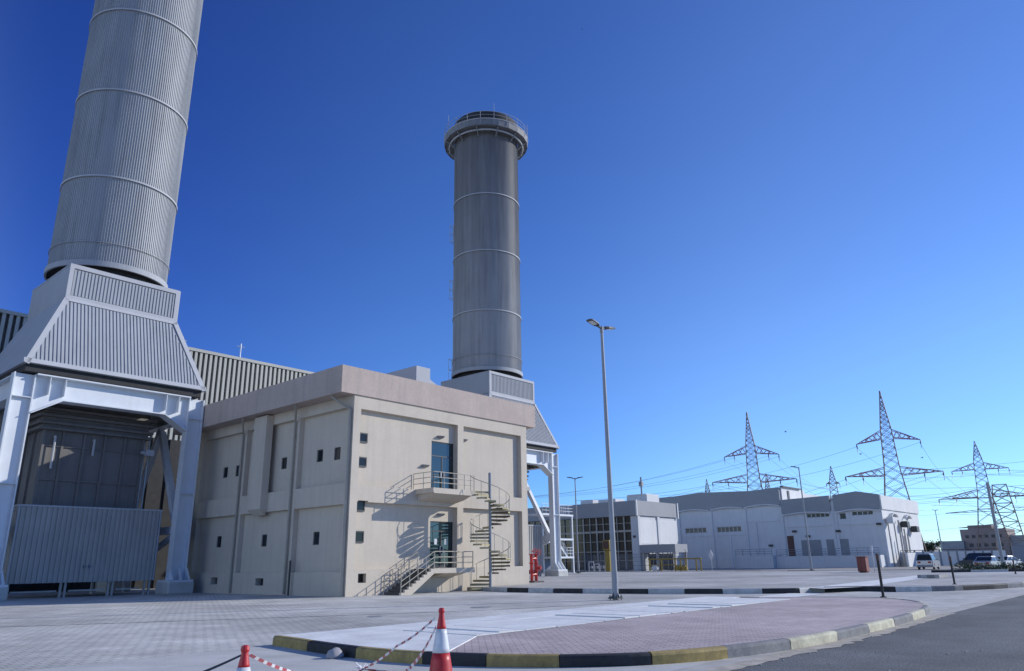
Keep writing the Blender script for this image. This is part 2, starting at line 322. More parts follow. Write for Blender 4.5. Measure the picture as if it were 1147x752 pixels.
# ------------------------------------------------------------------ ground, roads, pavements
def sheet(name, poly, z, m):
    b = MB(); b.add([(x, y, z) for x, y in poly], [tuple(range(len(poly)))]); return structure(b.build(name, m, origin=(0, 0, 0)))
sheet('ground', [(-4000, -4000), (4000, -4000), (4000, 4000), (-4000, 4000)], -0.03, 'ground')
sheet('paved_yard', [(-70, 6.3), (60, 6.3), (60, 100), (-70, 100)], 0.0, 'paver')
sheet('concrete_apron', [(-60, 5.9), (12, 5.9), (12, 14.98), (-60, 14.98)], 0.004, 'apron')
sheet('asphalt_road', [(-200, -14), (420, -14), (420, 5.86), (-200, 5.86)], 0.002, 'asphalt')
gl = MB()
xs = [8 + i * 0.7 for i in range(26)]
for a, b in zip(xs, xs[1:]):
    w0 = 5.78 - 0.5 * math.exp(-((a - 16) / 5) ** 2) + random.uniform(-.04, .04) if False else None
sheet('gutter_strip', [(7.5, 5.72), (420, 5.72), (420, 6.3), (7.5, 6.3)], 0.006, 'gutter')
# sand drifted along the kerb foot
sb = MB(); pts = []
for i in range(60):
    x = 11 + i * 0.25; pts.append((x, 5.72 - 0.10 - 0.22 * random.random() * math.exp(-((x - 17) / 6) ** 2) - 0.12 * math.exp(-((x - 18) / 5) ** 2)))
sb.add([(x, y, 0.008) for x, y in pts] + [(x, 5.9, 0.008) for x, y in pts], [(i, i + 1, 61 + i, 60 + i) for i in range(59)])
tag(sb.build('drifted_sand', 'sand', origin=(0, 0, 0)), 'thin drift of pale sand along the foot of the island kerb', 'sand', kind='stuff')
# dark drain joint across the yard
dj = MB(); jp = [(-14, 40.2), (11.67, 24.29), (17.15, 20.99), (20.49, 19.17), (24.4, 18.0), (27, 17.6)]
for a, b in zip(jp, jp[1:]):
    d = Vector((b[0] - a[0], b[1] - a[1])).normalized(); n = Vector((-d.y, d.x)) * 0.05
    dj.quad((a[0] - n.x, a[1] - n.y, 0.004), (b[0] - n.x, b[1] - n.y, 0.004), (b[0] + n.x, b[1] + n.y, 0.004), (a[0] + n.x, a[1] + n.y, 0.004))
structure(dj.build('pavement_joint', 'cable', origin=(0, 0, 0)))
# a few dark stains of spilled oil / manhole rims
def disc(mb, x, y, r, z, n=20, sx=1.0):
    mb.add([(x + r * sx * math.cos(2 * math.pi * i / n), y + r * math.sin(2 * math.pi * i / n), z) for i in range(n)], [tuple(range(n))])
for x, y, r, lab in ((21.5, 20.6, 0.42, 'dark round manhole cover in the yard nearer the concrete building'), (30.2, 20.4, 0.34, 'dark round manhole cover close to the street lamp'), (16.2, 20.2, 0.3, 'small dark round manhole cover nearest the left of the paved yard')):
    b = MB(); b.lathe([(r, 0.0), (r, 0.009), (r * .9, 0.011)], (x, y, 0), 20); b.m = 1; b.lathe([(r * .88, 0.011), (r * .86, 0.013)], (x, y, 0), 20)
    tag(b.build('manhole_cover', ['louvre', 'louvre']), lab, 'manhole cover', 'manhole covers in the yard')

# kerb: blocks swept along a polyline, alternating paint
def resample(pts, step):
    out = [Vector(pts[0])]; acc = 0; L = []
    for a, b in zip(pts, pts[1:]):
        a, b = Vector(a), Vector(b); n = max(1, int(round((b - a).length / 0.1)))
        for i in range(1, n + 1): L.append(a.lerp(b, i / n))
    for p, q in zip([Vector(pts[0])] + L, L):
        acc += (q - p).length
        if acc >= step: out.append(q); acc = 0
    out.append(Vector(pts[-1])); return out
def smooth_poly(pts, it=2):
    pts = [Vector(p) for p in pts]
    for _ in range(it):
        q = [pts[0]]
        for a, b in zip(pts, pts[1:]): q += [a.lerp(b, .25), a.lerp(b, .75)]
        q.append(pts[-1]); pts = q
    return pts
def kerb(name, pts, h, wdt, colfn, seg=1.1, z0=0.0, mats=(), side=1):
    """outer face on the polyline, kerb body goes to 'side' (1 = left of travel)"""
    b = MB(); step = 0.11; P = resample(pts, step); n = len(P); per = max(1, int(round(seg / step)))
    def nrm(i):
        a = P[max(0, i - 1)]; c = P[min(n - 1, i + 1)]; d = (c - a).normalized(); return Vector((-d.y, d.x)) * side
    NN = [nrm(i) for i in range(n)]
    jit = {}; cols = {}
    for i in range(n - 1):
        k = i // per; m = colfn(k, P[i]); b.m = m
        if k not in jit: jit[k] = (random.uniform(-.006, .006), random.uniform(-.008, .008))
        dz, do = jit[k]; b.m = m = cols.setdefault(k, m)
        f0, f1 = i, i + 1
        e0 = 0.006 if i % per == 0 else 0; e1 = 0.006 if (i + 1) % per == 0 else 0
        A = P[f0].lerp(P[f1], e0 / step); B = P[f1].lerp(P[f0], e1 / step)
        def prof(p, nn):
            o = [(0.0, z0), (-do, z0 + h * .74), (0.012 - do, z0 + h * .9 + dz), (0.045, z0 + h + dz), (wdt, z0 + h + dz), (wdt, z0)]
            return [Vector((p.x + nn.x * q, p.y + nn.y * q, z)) for q, z in o]
        pa, pb = prof(A, NN[f0]), prof(B, NN[f1])
        b.add(pa + pb, [(j, j + 1, 7 + j, 6 + j) for j in range(5)])
        if e0: b.add(pa, [tuple(range(6))])
        if e1: b.add(pb, [tuple(range(6))])
    return structure(b.build(name, list(mats), origin=(0, 0, 0)))

island = [(9.28, 15.0), (9.24, 14.56), (9.03, 13.16), (8.88, 11.68), (8.93, 10.46), (9.14, 9.58), (9.5, 8.7), (10.0, 7.9), (10.71, 7.14), (11.34, 6.72), (12.19, 6.35), (13.68, 5.98), (15.36, 5.78), (17.73, 5.74), (20.63, 5.78), (22.86, 5.9), (25.2, 6.15), (27.2, 6.65), (28.9, 7.5), (30.2, 8.6), (30.5, 9.8), (30.0, 11.4), (28.9, 12.8), (28.5, 15.0)]
isl = smooth_poly(island, 2)
def islcol(k, p):
    if p.x > 11.6: return (2, 3)[k % 2]
    return (0, 1)[k % 2]
kerb('kerb', [(q.x, q.y) for q in isl], 0.19, 0.15, islcol, 1.12, 0.0, ('kerb_y', 'kerb_k', 'kerb_cream', 'kerb_grey'), side=1)
inner = []
for i, p in enumerate(isl):
    a = isl[max(0, i - 1)]; c = isl[min(len(isl) - 1, i + 1)]; d = (c - a).normalized(); inner.append((p.x - d.y * .149, p.y + d.x * .149))
b = MB(); b.prism(inner, 0.0, 0.178, bottom=False); structure(b.build('traffic_island', 'pink', origin=(0, 0, 0)))
# white concrete strip and trench covers on the island
def clipx(y):   # left edge of the island inside the kerb at given y
    best = 9.0
    for (x0, y0), (x1, y1) in zip(inner, inner[1:]):
        if min(y0, y1) <= y <= max(y0, y1) and max(x0, x1) < 12 and abs(y1 - y0) > 1e-6: best = x0 + (x1 - x0) * (y - y0) / (y1 - y0)
    return best
b = MB(); ys = [13.62, 14.0, 14.5, 14.96]
left = [(clipx(y) + .01, y) for y in ys]
b.prism(left[::-1] + [(clipx(13.62) + .01, 13.6), (28.6, 13.6), (28.6, 14.96)], 0.17, 0.196, bottom=False); structure(b.build('concrete_strip', 'white_conc', origin=(0, 0, 0)))
b = MB(); ys = [13.58, 13.0, 12.4, 11.8, 11.2, 10.7, 10.2, 9.7]
lf = [(clipx(y) + .01, y) for y in ys]
b.prism(lf + [(11.6, 11.26), (11.6, 13.58)], 0.17, 0.193, bottom=False); structure(b.build('concrete_pad', 'white_conc', origin=(0, 0, 0)))
sheet('trench', [(11.62, 11.27), (27.9, 11.27), (27.9, 13.58), (11.62, 13.58)], 0.181, 'kerb_k')
x = 11.63
while x < 26.9:
    wd = random.choice((0.55, 0.7, 0.85, 1.1)); gap = random.choice((0.008, 0.012, 0.02, 0.045, 0.10)); dz = random.choice((-.006, .0, .0, .004, .010, .022)) + random.uniform(-.004, .004); tl = -dz * random.uniform(.2, 1.1)
    b = MB(); x0, x1 = x, x + wd - gap; y0 = 11.28 + random.uniform(0, .03); y1 = 13.57 - random.uniform(0, .05); q = random.uniform(-.012, .012)
    b.hexa([(x0, y0, .178), (x1, y0, .178), (x1 + q, y1, .178), (x0 + q, y1, .178), (x0, y0, .198 + dz), (x1, y0, .198 + dz + tl), (x1 + q, y1, .198 + dz + tl), (x0 + q, y1, .198 + dz)])
    tag(b.build('trench_cover', 'white_conc'), 'white concrete trench cover set in the row along the pink paved island', 'trench cover', 'trench covers along the island')
    x += wd
# strips of pale concrete leading on to the right
sheet('concrete_track', [(28.6, 13.2), (36.7, 13.2), (36.7, 14.9), (28.6, 14.9)], 0.012, 'white_conc')

# far paved platform with black and white kerb
edge = [(33.7, 31.6), (33.05, 29.0), (33.0, 26.3), (33.25, 24.0), (33.59, 22.14), (34.2, 20.0), (34.93, 17.91), (35.9, 16.0), (36.9, 14.54), (38.3, 14.3), (40.0, 12.69), (40.1, 11.9), (39.6, 11.0), (40.6, 10.0), (41.87, 8.99), (44.5, 7.8), (47.36, 7.01), (52, 6.6), (60, 6.45)]
def farcol(k, p):
    if p.y > 14.6 and p.x < 37: return (0, 1)[k % 2]
    if p.x < 38.2 and p.y > 14: return 0
    if p.x < 40.15 and p.y > 12.5: return 1
    if p.x < 40.2 and p.y > 10.9: return 0
    return (1, 1, 3, 1)[k % 4] if p.x < 45 else (2, 3)[k % 2]
kerb('kerb', edge, 0.24, 0.15, farcol, 0.95, 0.0, ('kerb_w', 'kerb_k', 'kerb_cream', 'kerb_grey'), side=1)
inn = []
E2 = [Vector(p) for p in edge]
for i, p in enumerate(E2):
    a = E2[max(0, i - 1)]; c = E2[min(len(E2) - 1, i + 1)]; d = (c - a).normalized(); inn.append((p.x - d.y * .149, p.y + d.x * .149))
b = MB(); b.prism(inn + [(90, 6.6), (90, 17), (86, 60), (80, 76), (40.3, 76), (40.3, 33.7), (33.9, 33.7)], 0.0, 0.205, bottom=False); structure(b.build('pavement', 'slabpave', origin=(0, 0, 0)))
sheet('concrete_track', [(37.2, 13.4), (40.2, 12.5), (46, 13.0), (58, 13.9), (68, 14.8), (68, 16.4), (54, 15.6), (44, 14.9), (38, 14.5)], 0.212, 'white_conc')
b = MB(); b.bbox(56.4, 12.9, 0.2, 58.9, 14.2, 0.42, .03); tag(b.build('concrete_block', 'slabpave'), 'low grey concrete block lying flat beside the pale concrete track', 'concrete block')
# far road kerb
kerb('kerb', [(90.5, 66), (91, 48), (92, 36), (93, 22), (95, 17)], 0.2, 0.3, lambda k, p: (1, 1, 0, 1, 0, 0)[k % 6] if p.y < 45 else 0, 1.8, 0.0, ('kerb_w', 'kerb_k'), side=-1)
kerb('kerb', [(76.2, 18.0), (77.5, 14.5), (80, 11.5), (86, 8.6)], 0.2, 0.3, lambda k, p: (1, 0, 1, 1)[k % 4], 1.6, 0.205, ('kerb_w', 'kerb_k'), side=-1)
#BUILDINGS
# ------------------------------------------------------------------ concrete building
BX0, BX1, BY0, BY1, BZ = 25.1, 40.05, 33.95, 54.0, 10.85
bl = root('concrete_building', (32.5, 44, 0), 'two storey beige rendered building with a brown parapet and two glazed outside doors', 'building')
RC = 0.32
b = MB()
PF = lambda u, v: Vector((u, BY0 + RC, v))
PL = lambda u, v: Vector((BX0 + RC, u, v))
fw_win = [(25.69, 8.24, 26.34, 8.8), (25.69, 6.87, 26.34, 7.43), (25.66, 4.43, 26.34, 5.0), (25.64, 2.76, 26.36, 3.38), (25.88, 0.67, 26.42, 1.15)]
doors = [(31.32, 5.84, 33.24, 8.92), (31.32, 1.36, 33.24, 4.06)]
grid_wall(b, PF, BX0 + RC, BX1 - .001, 0, BZ, [h for h in fw_win if h[3] > 5.2 and h[3] < 9 and False] + doors, (0, 1, 0), 0.12)
lw = []
for y, z in ((35.76, 7.72), (37.47, 7.77), (41.25, 7.69), (46.79, 7.72), (48.45, 7.75), (37.35, 3.08), (42.84, 3.12), (48.42, 3.2)):
    lw.append((y - .3, z - .36, y + .3, z + .36))
lv = [(42.05, 0.5, 42.95, 0.92), (47.55, 0.54, 48.4, 0.96)]
holesL = lw + lv
grid_wall(b, PL, BY0 + RC, BY1, 0, BZ, holesL, (1, 0, 0), 0.15)
# right and back walls, roof
b.quad((BX1, BY0 + RC, 0), (BX1, BY1, 0), (BX1, BY1, BZ), (BX1, BY0 + RC, BZ)); b.quad((BX0 + RC, BY1, 0), (BX1, BY1, 0), (BX1, BY1, BZ), (BX0 + RC, BY1, BZ))
# front relief: windows sit in the left pilaster strip
y0, y1 = BY0, BY0 + RC - .002
def fr(x0, z0, x1, z1): b.box(x0, y0, z0, x1, y1, z1)
bands = [(0, 1.36), (4.93, 5.82), (10.1, BZ)]
# bottom band with the small window notch
fr(BX0, 0, 25.88, 1.36); fr(25.88, 0, 26.42, .67); fr(25.88, 1.15, 26.42, 1.36); fr(26.42, 0, 31.32, 1.36); fr(31.32, 0, 33.24, 1.352); fr(33.24, 0, BX1, 1.36)
fr(BX0, 5.0, 31.32, 5.82); fr(BX0, 4.93, 25.66, 5.0); fr(26.34, 4.93, 31.32, 5.0); fr(31.32, 4.93, 33.24, 5.82); fr(33.24, 4.93, BX1, 5.82); fr(BX0, 10.1, BX1, BZ)
for z0, z1 in ((1.36, 4.93), (5.82, 10.1)):
    fr(BX0, z0, 25.6, z1); fr(33.28, z0, 33.8, z1); fr(39.45, z0, BX1, z1)
# left relief
x0, x1 = BX0 + .0, BX0 + RC - .002
def lr(ya, z0, yb, z1): b.box(BX0 + .001, ya, z0, x1, yb, z1)
for z0, z1 in ((0, 1.25), (4.8, 5.95), (10.2, BZ - .002)):
    if z0 == 0:
        lr(BY0 + RC, 0, 42.05, 1.25); lr(42.05, 0, 42.95, .5); lr(42.05, .92, 42.95, 1.25); lr(42.95, 0, 47.55, 1.25); lr(47.55, 0, 48.4, .54); lr(47.55, .96, 48.4, 1.25); lr(48.4, 0, BY1, 1.25)
    else: lr(BY0 + RC, z0, BY1, z1)
for z0, z1 in ((1.25, 4.8), (5.95, 10.2)):
    for ya, yb in ((BY0 + RC, 34.5), (39.3, 39.95), (45.4, 46.05), (51.2, BY1)): lr(ya, z0, yb, z1)
b.build('wall', 'stucco', bl)
# parapet
b = MB(); b.box(24.12, 33.86, BZ, 41.0, 34.16, 12.41); b.box(24.12, 34.16, BZ, 24.42, BY1, 12.41); b.box(40.7, 34.16, BZ, 41.0, BY1, 12.41); b.box(24.42, 34.16, BZ + .003, 40.7, BY1, 11.5)
b.build('parapet', 'parapet', bl)
# service shaft on the left face
b = MB(); b.box(24.62, 42.3, 4.95, 25.099, 43.75, 10.75); b.hexa([(25.0, 42.5, 4.6), (25.099, 42.5, 4.6), (25.099, 43.55, 4.6), (25.0, 43.55, 4.6), (24.62, 42.3, 4.949), (25.099, 42.3, 4.949), (25.099, 43.75, 4.949), (24.62, 43.75, 4.949)])
b.build('service_shaft', 'stucco', bl)
# downpipes with swan necks under the parapet
for yy in (34.12, 39.62, 45.72):
    b = MB(); b.path([(24.3, yy - 1.0 if yy > 35 else yy + .9, 11.15), (24.3, yy - 1.0 if yy > 35 else yy + .9, 10.75), (24.98, yy, 10.0), (24.98, yy, 0.05)], 0.07, 8)
    for z in (1.5, 4.0, 6.5, 9.0): b.lathe([(0.09, z), (0.09, z + .06)], (24.98, yy, 0), 8)
    b.build('downpipe', 'bldg_pipe', bl)
b = MB(); b.tube((24.9, 39.0, 0), (24.9, 39.0, 1.9), .06); b.build('vent_pipe', 'winframe', bl)
# small windows
def small_win(a, c, bb, d, face):
    t = .07; m = MB()
    if face == 'F':
        yy = BY0 + .10
        for q in ((a, c, a + t, d), (bb - t, c, bb, d), (a + t, c, bb - t, c + t), (a + t, d - t, bb - t, d)): m.box(q[0], yy, q[1], q[2], yy + .06, q[3])
        f = m.build('window', 'winframe', bl); g = MB(); g.box(a + t, yy + .02, c + t, bb - t, yy + .04, d - t); g.build('pane', 'glass2', f)
    else:
        xx = BX0 + RC + .06
        for q in ((a, c, a + t, d), (bb - t, c, bb, d), (a + t, c, bb - t, c + t), (a + t, d - t, bb - t, d)): m.box(xx, q[0], q[1], xx + .06, q[2], q[3])
        f = m.build('window', 'winframe', bl); g = MB(); g.box(xx + .02, a + t, c + t, xx + .04, bb - t, d - t); g.build('pane', 'glass', f)
# front windows in panels: frame boxes standing in the recess wall, or notched through the relief
for h in fw_win:
    t = .07; a, c, bb, d = h; m = MB(); yy = BY0 + RC - .07
    for q in ((a, c, a + t, d), (bb - t, c, bb, d), (a + t, c, bb - t, c + t), (a + t, d - t, bb - t, d)): m.box(q[0], yy, q[1], q[2], yy + .068, q[3])
    f = m.build('window', 'winframe', bl); g = MB(); g.box(a + t, yy + .03, c + t, bb - t, yy + .05, d - t); g.build('pane', 'glazing', f)
for h in lw: small_win(*h, 'L')
for h in lv:
    a, c, bb, d = h; m = MB(); xx = BX0 + RC + .05
    m.box(xx, a, c, xx + .02, bb, d)
    k = c + .04
    while k < d - .03: m.box(xx - .03, a + .03, k, xx - .002, bb - .03, k + .03); k += .08
    m.build('vent_grille', 'winframe', bl)
# glazed doors
for (a, c, bb, d) in doors:
    yy = BY0 + RC + .05; t = .06; m = MB(); mid = (a + bb) / 2; tr = c + 2.15 if d - c > 2.8 else c + 2.1
    for q in ((a, c, a + t, d), (bb - t, c, bb, d), (a + t, d - t, bb - t, d), (a + t, tr, bb - t, tr + t), (a + t, c, bb - t, c + .12), (mid - t / 2, c + .12, mid + t / 2, tr), (a + t, c + 1.0, mid - t / 2, c + 1.05), (mid + t / 2, c + 1.0, bb - t, c + 1.05)):
        m.box(q[0], yy, q[1], q[2], yy + .07, q[3])
    f = m.build('door', 'winframe', bl)
    g = MB(); g.box(a + t, yy + .03, c + .12, bb - t, yy + .045, tr); g.box(a + t, yy + .03, tr + t, bb - t, yy + .045, d - t); g.build('pane', 'glass2', f)
    
    for q in (mid - .14, mid + .1): hd = MB(); hd.box(q, yy - .06, c + .85, q + .04, yy - .002, c + 1.25); hd.build('handle', 'galv', f)
    if c < 3:
        for xx in (mid - .42, mid + .42):
            n = MB(); n.box(xx - .11, yy + .024, c + 1.35, xx + .11, yy + .029, c + 1.68); n.build('paper_notice', 'conewhite', f)
for (x, z) in ((32.0, 9.2), (34.05, 9.22), (30.75, 7.3), (32.1, 4.45)):
    m = MB(); yy = BY0 + RC if x < 33 else BY0 + RC
    m.hexa([(x - .2, yy - .1, z - .06), (x + .2, yy - .1, z - .06), (x + .2, yy - .002, z - .06), (x - .2, yy - .002, z - .06), (x - .2, yy - .30, z + .06), (x + .2, yy - .30, z + .06), (x + .2, yy - .002, z + .1), (x - .2, yy - .002, z + .1)])
    m.build('wall_lamp', 'louvre', bl)

# railing helper: posts along points with n rails
def railing(pts, h, post=0.9, rails=3, r=0.022, mt='rail', name='railing', parent=None):
    m = MB(); pts = [Vector(p) for p in pts]
    for a, c in zip(pts, pts[1:]):
        n = max(1, int(round((c - a).length / post)))
        for i in range(n + 1):
            q = a.lerp(c, i / n); m.tube(q, q + Vector((0, 0, h)), r, 6)
        for k in range(rails):
            z = h * (1 - k / rails); m.tube(a + Vector((0, 0, z)), c + Vector((0, 0, z)), r, 6)
    return m.build(name, mt, parent)

# upper balcony
bc = root('balcony', (31.5, 33.1, 5.5), 'beige railed balcony outside the upper glazed door of the concrete building', 'balcony')
b = MB(); b.box(29.8, 32.38, 5.55, 33.27, BY0 - .003, 5.83); b.box(29.9, BY0 - .003, 5.821, 33.2, BY0 + RC - .004, 5.83); b.box(29.83, 32.36, 5.52, 33.27, 32.377, 5.6)
b.hexa([(30.0, 33.2, 5.3), (33.1, 33.2, 5.3), (33.1, BY0 - .003, 5.15), (30.0, BY0 - .003, 5.15), (30.0, 32.5, 5.548), (33.1, 32.5, 5.548), (33.1, BY0 - .003, 5.548), (30.0, BY0 - .003, 5.548)])
b.build('slab', 'stucco', bc)
railing([(29.86, 34.2, 5.83), (29.86, 32.44, 5.83), (33.22, 32.44, 5.83)], .93, .85, 3, .024, 'rail', 'railing', bc)
# lower landing with straight stair
st = root('entrance_stair', (30.4, 33.1, 0), 'straight concrete stair with beige railings climbing to the lower glazed door', 'stair')
b = MB(); b.box(29.95, 32.36, 1.08, 33.2, BY0 - .003, 1.345)
b.hexa([(30.9, 33.0, .95), (32.6, 33.0, .95), (32.6, BY0 - .003, .8), (30.9, BY0 - .003, .8), (30.9, 32.45, 1.078), (32.6, 32.45, 1.078), (32.6, BY0 - .003, 1.078), (30.9, BY0 - .003, 1.078)])
b.build('landing', 'stucco', st)
NS = 9; x0, x1 = 27.55, 29.95; rise = 1.345 / NS; run = (x1 - x0) / NS
for yy in (32.36, 33.78):
    b = MB(); pl = [(x0, yy, 0)]
    for i in range(NS): pl += [(x0 + i * run, yy, (i + 1) * rise - .02), (x0 + (i + 1) * run, yy, (i + 1) * rise - .02)]
    pl += [(x1, yy, 1.08), (x0 + .75, yy, 0)]
    b.extr(pl, (0, .16, 0)); b.build('stringer', 'stucco', st)
for i in range(NS):
    b = MB(); b.box(x0 + i * run + .02, 32.525, max(0, (i + 1) * rise - .17), x0 + (i + 1) * run + .02, 33.775, (i + 1) * rise - .015); b.build('step', 'step', st)
for yy, nm in ((32.44, 1), (33.86, 2)):
    m = MB(); A = Vector((x0 + .05, yy, .1)); B = Vector((x1 + .05, yy, 1.345)); hh = .92
    for i in range(5): q = A.lerp(B, i / 4); m.tube(q, q + Vector((0, 0, hh)), .024, 6)
    for k in range(3): z = hh * (1 - k / 3); m.tube(A + Vector((0, 0, z)), B + Vector((0, 0, z)), .024, 6)
    m.build('railing', 'rail', st)
railing([(30.02, 32.44, 1.345), (33.12, 32.44, 1.345), (33.12, 34.2, 1.345)], .92, .8, 3, .024, 'rail', 'railing', st)

# spiral stair
cx, cy = 34.3, 32.12; ss = root('spiral_staircase', (cx, cy, 0), 'spiral staircase with yellow edged treads rising to the balcony railing', 'spiral stair')
b = MB(); b.lathe([(.26, 0), (.26, .03), (.095, .03), (.095, 6.95), (.05, 7.0)], (cx, cy, 0), 16); b.build('centre_pole', 'pole', ss)
NT = 28; dz = 5.83 / NT; turn = 2.06 * 2 * math.pi; a0 = math.atan2(.75, -.66) + 0.15; da = turn / NT; ro = 1.22
rail = []; mid = []
for i in range(NT):
    a = a0 - i * da; z = (i + 1) * dz; b = MB(); w2 = da * .62
    pts = [(cx + .09 * math.cos(a - w2), cy + .09 * math.sin(a - w2))] + [(cx + ro * math.cos(a + t * w2), cy + ro * math.sin(a + t * w2)) for t in (-1, -.5, 0, .5, 1)] + [(cx + .09 * math.cos(a + w2), cy + .09 * math.sin(a + w2))]
    b.m = 0; b.prism(pts, z - .05, z); b.m = 1
    e = [(cx + (ro + .004) * math.cos(a + t * w2), cy + (ro + .004) * math.sin(a + t * w2)) for t in (-1, -.5, 0, .5, 1)]
    for p, q in zip(e, e[1:]): b.bar((p[0], p[1], z - .055), (q[0], q[1], z - .055), .012, .09)
    p, q = (cx + .1 * math.cos(a + w2), cy + .1 * math.sin(a + w2)), (cx + ro * math.cos(a + w2), cy + ro * math.sin(a + w2)); b.bar((p[0], p[1], z - .07), (q[0], q[1], z - .07), .02, .10)
    b.build('tread', ['step', 'tread'], ss)
b = MB(); hp = []
for i in range(NT * 3 + 1):
    a = a0 - (i / 3) * da; z = (i / 3 + 1) * dz; hp.append((cx + ro * math.cos(a), cy + ro * math.sin(a), z + .95))
b.path(hp, .024, 6)
for i in range(0, NT):
    a = a0 - i * da; z = (i + 1) * dz; p = (cx + ro * math.cos(a), cy + ro * math.sin(a)); b.tube((p[0], p[1], z - .05), (p[0], p[1], z + .95), .016, 6)
b.build('handrail', 'rail', ss)

# rooftop air handling duct
ru = root('rooftop_unit', (32.5, 38.5, 11.5), 'grey sheet metal air duct unit on the flat roof of the concrete building', 'air unit')
b = MB(); b.bbox(32.3, 37, 11.5, 33.6, 40.3, 14.45, .03); b.build('casing', 'trim', ru)
b = MB(); b.hexa([(33.603, 37.1, 11.6), (35.0, 37.1, 11.6), (35.0, 38.2, 11.6), (33.603, 38.2, 11.6), (33.603, 37.1, 13.75), (34.9, 37.1, 13.2), (34.9, 38.2, 13.2), (33.603, 38.2, 13.75)]); b.build('intake_hood', 'trim', ru)
b = MB(); b.box(34.0, 37.07, 12.9, 34.7, 37.098, 13.15); b.build('intake_grille', 'winframe', ru)

# ------------------------------------------------------------------ turbine hall behind
hl = root('turbine_hall', (15, 95, 0), 'long tall hall clad in ribbed metal sheet standing behind the exhaust stacks', 'hall')
b = MB(); n = int(110 / .3); us = [-48 + i * .3 + (0.0) for i in range(n + 1)]
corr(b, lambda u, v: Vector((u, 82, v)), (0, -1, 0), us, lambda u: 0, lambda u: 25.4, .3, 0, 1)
b.box(-48, 82.02, 0, 62, 110, 25.3); b.build('wall', ['hall', 'hall_gap_shade'], hl)
b = MB(); b.box(-48.1, 81.6, 25.4, 62.1, 82.1, 25.75); b.build('roof_edge', 'hall', hl)
for x, h in ((44.5, 1.6), (37.2, .9)):
    b = MB(); b.tube((x, 84, 25.3), (x, 84, 26.6 + h), .08); b.tube((x - .5, 84, 26.2 + h), (x + .5, 84, 26.2 + h), .05); b.build('roof_vent', 'galv', hl)

